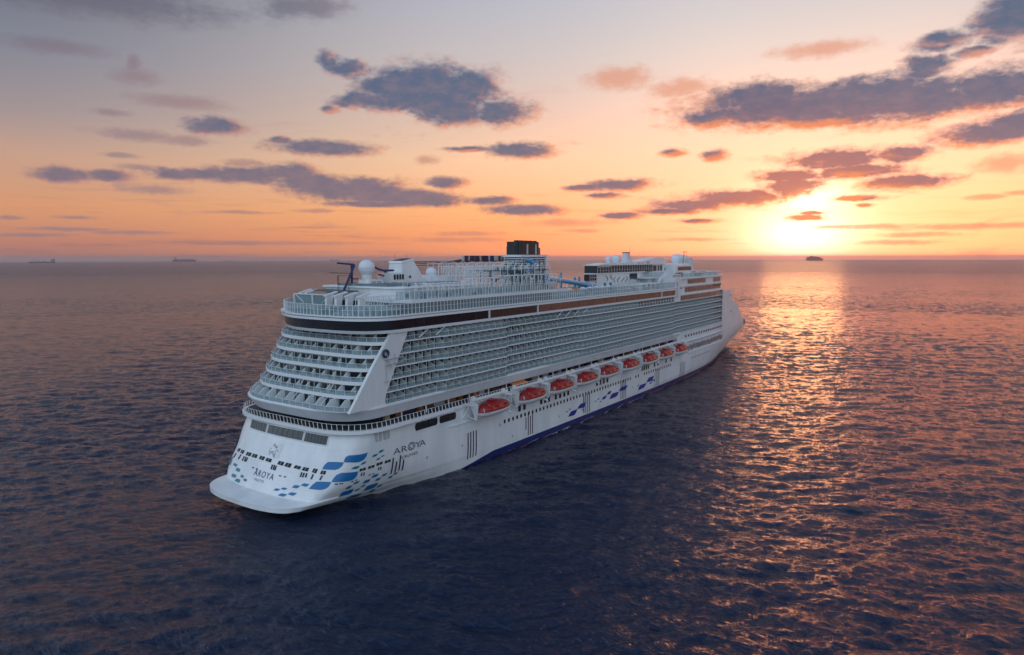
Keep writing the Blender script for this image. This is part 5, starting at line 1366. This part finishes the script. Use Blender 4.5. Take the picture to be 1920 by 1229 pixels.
for z in (50.4,): b.prism([(226.6, -8.6), (243.4, -8.6), (246, -5), (246, 5), (226.6, 5)], 50.2, 50.7)
b.build("bridge_top_roof", "deck_edge", SHIP)
b = MB(); b.box(217.2, 236.4, -12.2, -8.6, 47.7, 49.5); b.build("upper_lounge_window", "band_glass_sunset_reflection", SHIP)  # glass colour carries a painted sunset reflection
b = MB(); b.box(216.4, 237.0, -12.6, -8, 46.9, 47.7); b.box(216.4, 236.8, -12.5, -8, 49.5, 50.2); b.build("upper_lounge_frame", "white_paint", SHIP)
b = MB(); b.box(214.5, 217.2, -13, -8, 45.0, 50.2); b.build("tower_column", "white_paint", SHIP)
screen("forward_screen", [(203, -20.6, 45.0), (240, -20.0, 45.0), (256, -19.0, 45.0), (261.5, -16.5, 45.0), (265.5, -8, 45), (266, 0, 45)], 1.9, 1.7, post=.12)
b = MB(); b.tube([(258, 0, 50), (259.0, 0, 56.2)], [.4, .2], 6); b.box(257.3, 262.8, -.25, .25, 56.3, 56.7); b.tube([(262.5, 0, 52), (262.5, 0, 55.4)], .12, 5); b.build("radar_mast", "tan", SHIP)
b = MB(); b.hexa([(264.0, -1.6, 45), (270.6, -1.6, 45), (270.6, 1.6, 45), (264.0, 1.6, 45), (265.0, -1.3, 53.6), (267.4, -1.3, 53.6), (267.4, 1.3, 53.6), (265.0, 1.3, 53.6)]); b.build("fore_mast", "fascia_paint", SHIP)
for k in range(12):
    x = 205 + k * 4.5; b = MB(); b.box(x, x + 2.2, -18 + (k % 3) * 1.2, -15.5 + (k % 3) * 1.2, 45.0, 46.1 + (k % 4) * .3); b.build("deck_seat", ["tan", "partition_paint", "wood", "white_paint"][k % 4], SHIP)
# window-cleaning cradle and life ring on the wing panel
b = MB()
for z in (31.6, 30.4): b.bar((24.0, -22.2, z), (29.2, -22.2, z + .3), .12); b.bar((24.0, -21.7, z), (29.2, -21.7, z + .3), .1)
for x in (24.2, 26.5, 29.0): b.bar((x, -22.2, 30.4), (x, -22.2, 32.9), .12)
b.bar((24.2, -22.2, 32.0), (25.6, -22.2, 29.5), .12); b.bar((24.1, -22.0, 26.8), (24.1, -22.0, 30.6), .1); b.bar((23.4, -22.0, 26.9), (24.8, -22.0, 26.9), .14)
b.build("cleaning_cradle", "grey_paint", SHIP)
b = MB(); b.tube([(24.0 + .75 * math.cos(a), -22.0, 33.1 + .75 * math.sin(a)) for a in np.linspace(0, 2 * math.pi, 20)], .26, 7, cap=False); b.build("life_ring", "navy", SHIP)

# pergolas, light frames and small gear that crowd the open decks
random.seed(77)
def pergola(name, x0, x1, y0, y1, z0, z1, nx, m="white_paint", diag=True):
    b = MB()
    X = np.linspace(x0, x1, nx + 1)
    for x in X:
        for y in (y0, y1): b.bar((x, y, z0), (x, y, z1), .12)
        b.bar((x, y0, z1), (x, y1, z1), .1)
    for y in (y0, y1): b.bar((x0, y, z1), (x1, y, z1), .12); b.bar((x0, y, (z0 + z1) / 2), (x1, y, (z0 + z1) / 2), .07)
    if diag:
        for a, c_ in zip(X[::2], X[1::2]): b.bar((a, y0, z0), (c_, y0, z1), .08); b.bar((a, y0, z1), (c_, y0, z0), .06)
    return b.build(name, m, SHIP)
pergola("pergola", 22.5, 33.5, -17.5, -14.5, 41.2, 45.2, 6)
pergola("pergola", 41.0, 57.0, -19.0, -15.8, 44.3, 47.6, 8)
pergola("pergola", 58.5, 72.0, -19.2, -16.0, 44.3, 48.4, 7)
pergola("climbing_frame", 73.0, 103.0, -19.0, -15.0, 44.3, 48.8, 14)
pergola("climbing_frame", 66.0, 103.0, -2.0, 3.0, 46.9, 52.3, 16)
pergola("sign_frame", 36.6, 37.0, 3.0, 7.5, 45.5, 49.4, 1, "steel_green", False)
pergola("slide_tower", 96.0, 103.5, -12.5, -6.5, 44.3, 53.0, 3, "steel_green")
b = MB(); b.tube([(90 + 2.6 * math.cos(a), -10 + 2.6 * math.sin(a), 51.5 - a * 0.42) for a in np.linspace(0, 4 * math.pi, 34)], .6, 8); b.build("water_slide", "steel_green", SHIP, smooth=True)
b = MB(); b.tube([(80, -11, 50.6), (84, -12.5, 49.8), (88, -12.5, 48.6), (93, -11, 47.6), (98, -12, 46.8)], .6, 8); b.build("water_slide", "deck_teal", SHIP, smooth=True)
for k in range(60):
    x = random.uniform(38, 100); y = random.uniform(-20.2, -14.6) if x < 98 else -16
    b = MB(); w_ = random.uniform(.4, 1.4); b.box(x, x + w_, y, y + .6, 44.3, 44.7 + random.random() * .9); b.build("deck_gear", random.choice(["grey_paint", "deck_teal", "tan", "navy", "partition_paint", "dark_glass"]), SHIP)
for x in np.arange(74, 103, 3.6):
    b = MB(); b.tube([(x, -14.2, 44.3), (x, -14.2, 51.6), (x + .6, -14.2, 52.1), (x + 1.2, -14.2, 51.8)], .09, 5); b.build("deck_lamp", "deck_edge", SHIP)
for x in np.arange(39, 72, 5.2):
    b = MB(); b.tube([(x, -13.2, 46.9), (x, -13.2, 48.6)], .06, 5); b.build("roof_mast", "grey_paint", SHIP)
b = MB()
for y in (-13.4, -9.0): b.bar((38.6, y, 47.9), (72, y, 47.9), .06); b.bar((38.6, y, 47.5), (72, y, 47.5), .05)
for x in np.arange(38.6, 72, 1.6): b.bar((x, -13.4, 46.9), (x, -13.4, 47.9), .06)
b.build("roof_rail", "deck_edge", SHIP)

# ------------------------------------------------------------------ davits and lifeboats
BX = [60.6, 79.0, 95.3, 111.4, 127.2, 144.3, 161.2, 177.6, 193.8]
def sect(u, L, hb, top, keel):
    """half breadth, keel height and deck height along the boat, u -1..1"""
    a = abs(u); b_ = hb * (1 - a ** 2.6) ** 0.55 if a < 1 else 0
    return b_, keel + (top - keel) * 0.55 * a ** 3.2
def make_boat(loc):
    t = empty("lifeboat", loc)
    L, hb = 7.3, 2.15
    # white hull
    us = np.linspace(-1, 1, 23); b = MB(); rows = []
    for u in us:
        bb, kz = sect(u, L, hb, 1.7, 0.0); bb = max(bb, 0.03)
        x = u * L
        ring_ = []
        for f_, zf in ((0.0, 0.0), (0.45, 0.06), (0.78, 0.28), (0.94, 0.6), (1.0, 1.0)):
            ring_.append((x, -bb * f_, kz + (1.75 - kz) * zf))
        full = ring_ + [(p[0], -p[1], p[2]) for p in reversed(ring_)]
        rows.append(full)
    for r_ in rows: b.v += r_
    n = len(rows[0])
    for i in range(len(rows) - 1):
        for j in range(n - 1): b.f.append((i * n + j, i * n + j + 1, (i + 1) * n + j + 1, (i + 1) * n + j)); b.mi.append(0)
    b.build("hull", "boat_white", t, smooth=True)
    # red rubbing band and canopy
    b = MB(); rows = []
    for u in us:
        bb, _ = sect(u, L, hb, 1.7, 0); bb = max(bb, .03); a = abs(u)
        h_ = 1.75 + 2.35 * (1 - a ** 3.4) ** 0.6 if a < 1 else 1.75
        h_ = max(h_, 1.8)
        ring_ = []
        for f_, zf in ((1.04, 0.0), (1.03, 0.22), (0.86, 0.55), (0.66, 0.84), (0.32, 0.98), (0.0, 1.0)):
            ring_.append((u * L * 0.995, -bb * f_, 1.72 + (h_ - 1.72) * zf))
        rows.append(ring_ + [(p[0], -p[1], p[2]) for p in reversed(ring_[:-1])])
    for r_ in rows: b.v += r_
    n = len(rows[0])
    for i in range(len(rows) - 1):
        for j in range(n - 1): b.f.append((i * n + j, i * n + j + 1, (i + 1) * n + j + 1, (i + 1) * n + j)); b.mi.append(0)
    can = b.build("canopy", "boat_red", t, smooth=True)
    # raised hatches and the steering cupola, lighter red
    def hatch(x0, x1, y0, z0, y1, z1, m="boat_orange"):
        b = MB(); b.hexa([(x0, y0 - .12, z0), (x1, y0 - .12, z0), (x1, y0 + .3, z0 - .05), (x0, y0 + .3, z0 - .05), (x0 + .1, y1 - .12, z1), (x1 - .1, y1 - .12, z1), (x1 - .1, y1 + .3, z1 - .05), (x0 + .1, y1 + .3, z1 - .05)])
        b.build("hatch", m, can)
    for s_ in (1,):
        hatch(-3.2, -1.5, -2.2, 2.25, -1.75, 3.15); hatch(0.2, 2.0, -2.2, 2.3, -1.72, 3.2); hatch(-4.3, -3.0, -1.7, 3.1, -1.1, 3.75); hatch(4.6, 5.7, -1.6, 2.4, -1.2, 3.1)
    for x0 in (-2.0, -0.9, 2.6, 3.5):
        b = MB(); b.box(x0, x0 + .45, -2.07, -1.7, 2.75, 3.05); b.build("window", "dark_glass", can)
    b = MB(); b.prism([(-1.9, -.8), (0.6, -.9), (0.6, .9), (-1.9, .8)], 3.9, 4.55); b.build("cupola", "boat_red", can)
    b = MB(); b.box(-6.05, -5.9, -1.45, -1.0, 1.8, 2.9); b.build("stripe", "boat_white", can)
    # fender teeth along the gunwale, white
    b = MB()
    for x in np.arange(-3.6, 6.6, 0.55):
        bb, _ = sect(x / L, L, hb, 1.7, 0); b.hexa([(x, -bb - .05, 1.25), (x + .22, -bb - .05, 1.25), (x + .22, -bb + .1, 1.25), (x, -bb + .1, 1.25), (x + .15, -bb - .12, 1.75), (x + .37, -bb - .12, 1.75), (x + .37, -bb + .1, 1.75), (x + .15, -bb + .1, 1.75)])
    b.build("grab_line", "deck_edge", t)
    b = MB(); b.tube([(5.0, -1.2, 0.35), (6.2, -1.9, -0.35)], .28, 8); b.build("fender", "boat_white", t, smooth=True)
    b = MB(); b.tube([(-6.4, 0, 0.7), (-7.0, 0, 0.3)], .3, 8); b.build("propeller_guard", "grey_paint", t)
    return t
boat0 = make_boat((BX[0], -24.0, 12.75))
ORD = ["nearest the stern, first of the row", "second from the stern", "third from the stern", "fourth from the stern", "fifth from the stern, mid row", "sixth from the stern", "third from the bow end", "last but one towards the bow", "nearest the bow, last of the row"]
def copy_tree(o, parent=None):
    c_ = o.copy(); COL.objects.link(c_)
    if parent: c_.parent = parent
    for ch in list(o.children): copy_tree(ch, c_)
    return c_
boats = [boat0]
for i in range(1, 9):
    c_ = copy_tree(boat0); c_.location = (BX[i], -24.0, 12.75 + 0.05 * i); boats.append(c_)
for i, o in enumerate(boats):
    o.scale = (0.94, 0.94, 0.94)
    if i in (4,): o.scale = (0.88, 0.92, 0.94)
    tag(o, "red canopied white lifeboat hanging from davits, " + ORD[i], "lifeboat", "lifeboats along the ship's starboard side")

def davit(i):
    x = BX[i]; z = 0.05 * i
    b = MB(); b.bar((x - 7.6, -22.9, 17.75 + z), (x + 7.8, -22.9, 17.75 + z), .6, .55); d = b.build("davit", "deck_edge", SHIP)
    b = MB(); xa = x - 7.9
    b.hexa([(xa, -24.6, 13.0), (xa + .3, -24.6, 13.0), (xa + .3, -24.1, 12.5), (xa, -24.1, 12.5), (xa, -25.0, 16.9), (xa + .3, -25.0, 16.9), (xa + .3, -22.2, 17.7), (xa, -22.2, 17.7)])
    b.bar((xa + .2, -21.5, 13.4), (xa + .2, -24.4, 12.9), .3); b.bar((xa - 2.0, -21.6, 13.4), (xa + .1, -22.6, 17.4), .25); b.bar((xa - 2.4, -22.0, 17.2), (xa + .1, -24.0, 16.5), .25)
    b.build("after_arm", "white_paint", d)
    b = MB(); xf = x + 6.7
    b.bar((xf, -21.8, 17.6), (xf + .9, -24.6, 16.9), .4, .35); b.bar((xf - 1.3, -22.0, 17.7), (xf + .9, -24.7, 16.9), .28); b.bar((xf + .9, -24.6, 16.9), (xf + 1.1, -24.3, 14.9), .2)
    b.build("forward_arm", "white_paint", d)
    for xa in (x - 7.0, x + 6.2):
        b = MB(); b.hexa([(xa - .8, -23.3, 17.7), (xa + .8, -23.3, 17.7), (xa + .8, -22.3, 17.7), (xa - .8, -22.3, 17.7), (xa - .4, -23.1, 18.7), (xa + .4, -23.1, 18.7), (xa + .4, -22.5, 18.7), (xa - .4, -22.5, 18.7)])
        b.build("winch_housing", "white_paint", d)
    for xa in (x - 5.0, x + 4.9):
        b = MB(); b.tube([(xa, -23.0, 17.7), (xa, -24.0, 16.4)], .06, 4); b.build("fall", "dark_void", d)
    b = MB(); b.bar((x - 6, -22.0, 12.9), (x + 6.6, -22.0, 13.1), .2); b.build("cradle_rail", "grey_paint", d)
    b = MB(); b.bar((xf + .6, -21.6, 12.4), (xf + 1.0, -23.6, 12.9), .35); b.build("boat_fender", "white_paint", d)
for i in range(9): davit(i)

# ------------------------------------------------------------------ ships on the horizon
def far_ship(az, dist, length, heading, label, kind):
    x = CAM.x + dist * math.cos(R(az)); y = CAM.y + dist * math.sin(R(az)); z = -dist ** 2 / (2 * 7.4e6)
    k = length / 100.0
    names = {'tanker': 'cargo_ship', 'small': 'cargo_ship', 'liner': 'passenger_ship', 'car': 'cargo_ship'}
    t = empty(names[kind], (x, y, z), R(heading))
    m = mat("far_hull_dark", (0.02, 0.025, 0.045), rough=.6) if kind != 'liner' else mat("far_hull_rust", (0.10, 0.035, 0.025), rough=.6)
    H = {'tanker': 7, 'small': 7, 'liner': 13, 'car': 9}[kind]
    b = MB(); P = [(-50, -6), (-48, -8), (38, -8), (46, -5), (52, 0), (46, 5), (38, 8), (-48, 8), (-50, 6)]
    i = len(b.v); n = len(P)
    b.v += [(px_ * k * (0.96 if px_ > 40 else 1), py_ * k, -2 * k) for px_, py_ in P] + [(px_ * k, py_ * k, H * k) for px_, py_ in P]
    b.f.append(tuple(range(i, i + n))); b.f.append(tuple(i + n + q for q in range(n))); b.mi += [0, 0]
    for q in range(n): b.f.append((i + q, i + (q + 1) % n, i + n + (q + 1) % n, i + n + q)); b.mi.append(0)
    b.build("hull", m, t)
    w = mat("far_house", (0.16, 0.16, 0.19), rough=.6)
    if kind in ('tanker', 'small'):
        b = MB(); b.box(-46 * k, -34 * k, -6 * k, 6 * k, H * k, (H + 11) * k); b.build("bridge_house", w, t)
        b = MB(); b.box(-48 * k, -44 * k, -2 * k, 2 * k, H * k, (H + 15) * k); b.build("funnel", m, t)
        b = MB()
        for q in (-10, 12): b.box(q * k, (q + 2) * k, -k, k, H * k, (H + 7) * k)
        b.box(30 * k, 31.2 * k, -.6 * k, .6 * k, H * k, (H + 9) * k); b.build("mast", m, t)
    elif kind == 'car':
        b = MB(); b.box(-44 * k, -26 * k, -6 * k, 6 * k, H * k, (H + 6) * k); b.build("bridge_house", w, t)
        b = MB(); b.box(-20 * k, 40 * k, -5 * k, 5 * k, H * k, (H + 3) * k); b.build("deck_cargo", w, t)
        b = MB(); b.box(-40 * k, -36 * k, -2 * k, 2 * k, (H + 6) * k, (H + 14) * k); b.build("funnel", m, t)
    else:
        b = MB(); b.prism_y([(-48 * k, H * k), (38 * k, H * k), (30 * k, (H + 9) * k), (8 * k, (H + 11) * k), (-20 * k, (H + 13) * k), (-46 * k, (H + 9) * k)], -7 * k, 7 * k); b.build("superstructure", m, t)
        b = MB(); b.box(-24 * k, -14 * k, -3 * k, 3 * k, (H + 12) * k, (H + 18) * k); b.build("funnel", m, t)
        b = MB(); b.box(6 * k, 8 * k, -k, k, (H + 11) * k, (H + 17) * k); b.build("mast", m, t)
    tag(t, label, "cargo ship" if kind != 'liner' else "passenger ship", "ships on the horizon")
far_ship(69.2, 11500, 300, 160, "dark low cargo ship at the far left end of the horizon", 'tanker')
far_ship(60.33, 15000, 420, 330, "brownish cargo ship on the horizon, second from the left", 'car')
far_ship(57.3, 19500, 180, 150, "tiny pale ship on the horizon to the right of the brownish cargo ship", 'small')
far_ship(49.25, 19000, 250, -40, "faint cargo ship on the horizon above the big ship's stern radome", 'small')
far_ship(10.99, 12600, 270, -60, "reddish passenger ship on the horizon straight under the setting sun", 'liner')

def make_haze():
    bm = bmesh.new()
    bmesh.ops.create_cube(bm, size=1.0)
    me = bpy.data.meshes.new("haze")
    for v in bm.verts:
        v.co = Vector((v.co.x * 80000, v.co.y * 80000, (v.co.z + 0.5) * 300 - 210))
    bm.to_mesh(me); bm.free()
    o = bpy.data.objects.new("haze", me); COL.objects.link(o)
    tag(o, kind='stuff')
    mt = bpy.data.materials.new("sea_haze"); mt.use_nodes = True; mt.node_tree.nodes.clear()
    N = NT(mt.node_tree); mo = N.new('ShaderNodeOutputMaterial'); v = N.new('ShaderNodeVolumePrincipled')
    v.inputs['Color'].default_value = (0.93, 0.86, 0.86, 1)
    v.inputs['Density'].default_value = HAZE
    v.inputs['Anisotropy'].default_value = 0.6
    N.l.new(v.outputs[0], mo.inputs['Volume'])
    me.materials.append(mt)
HAZE = 0.00005
make_haze()
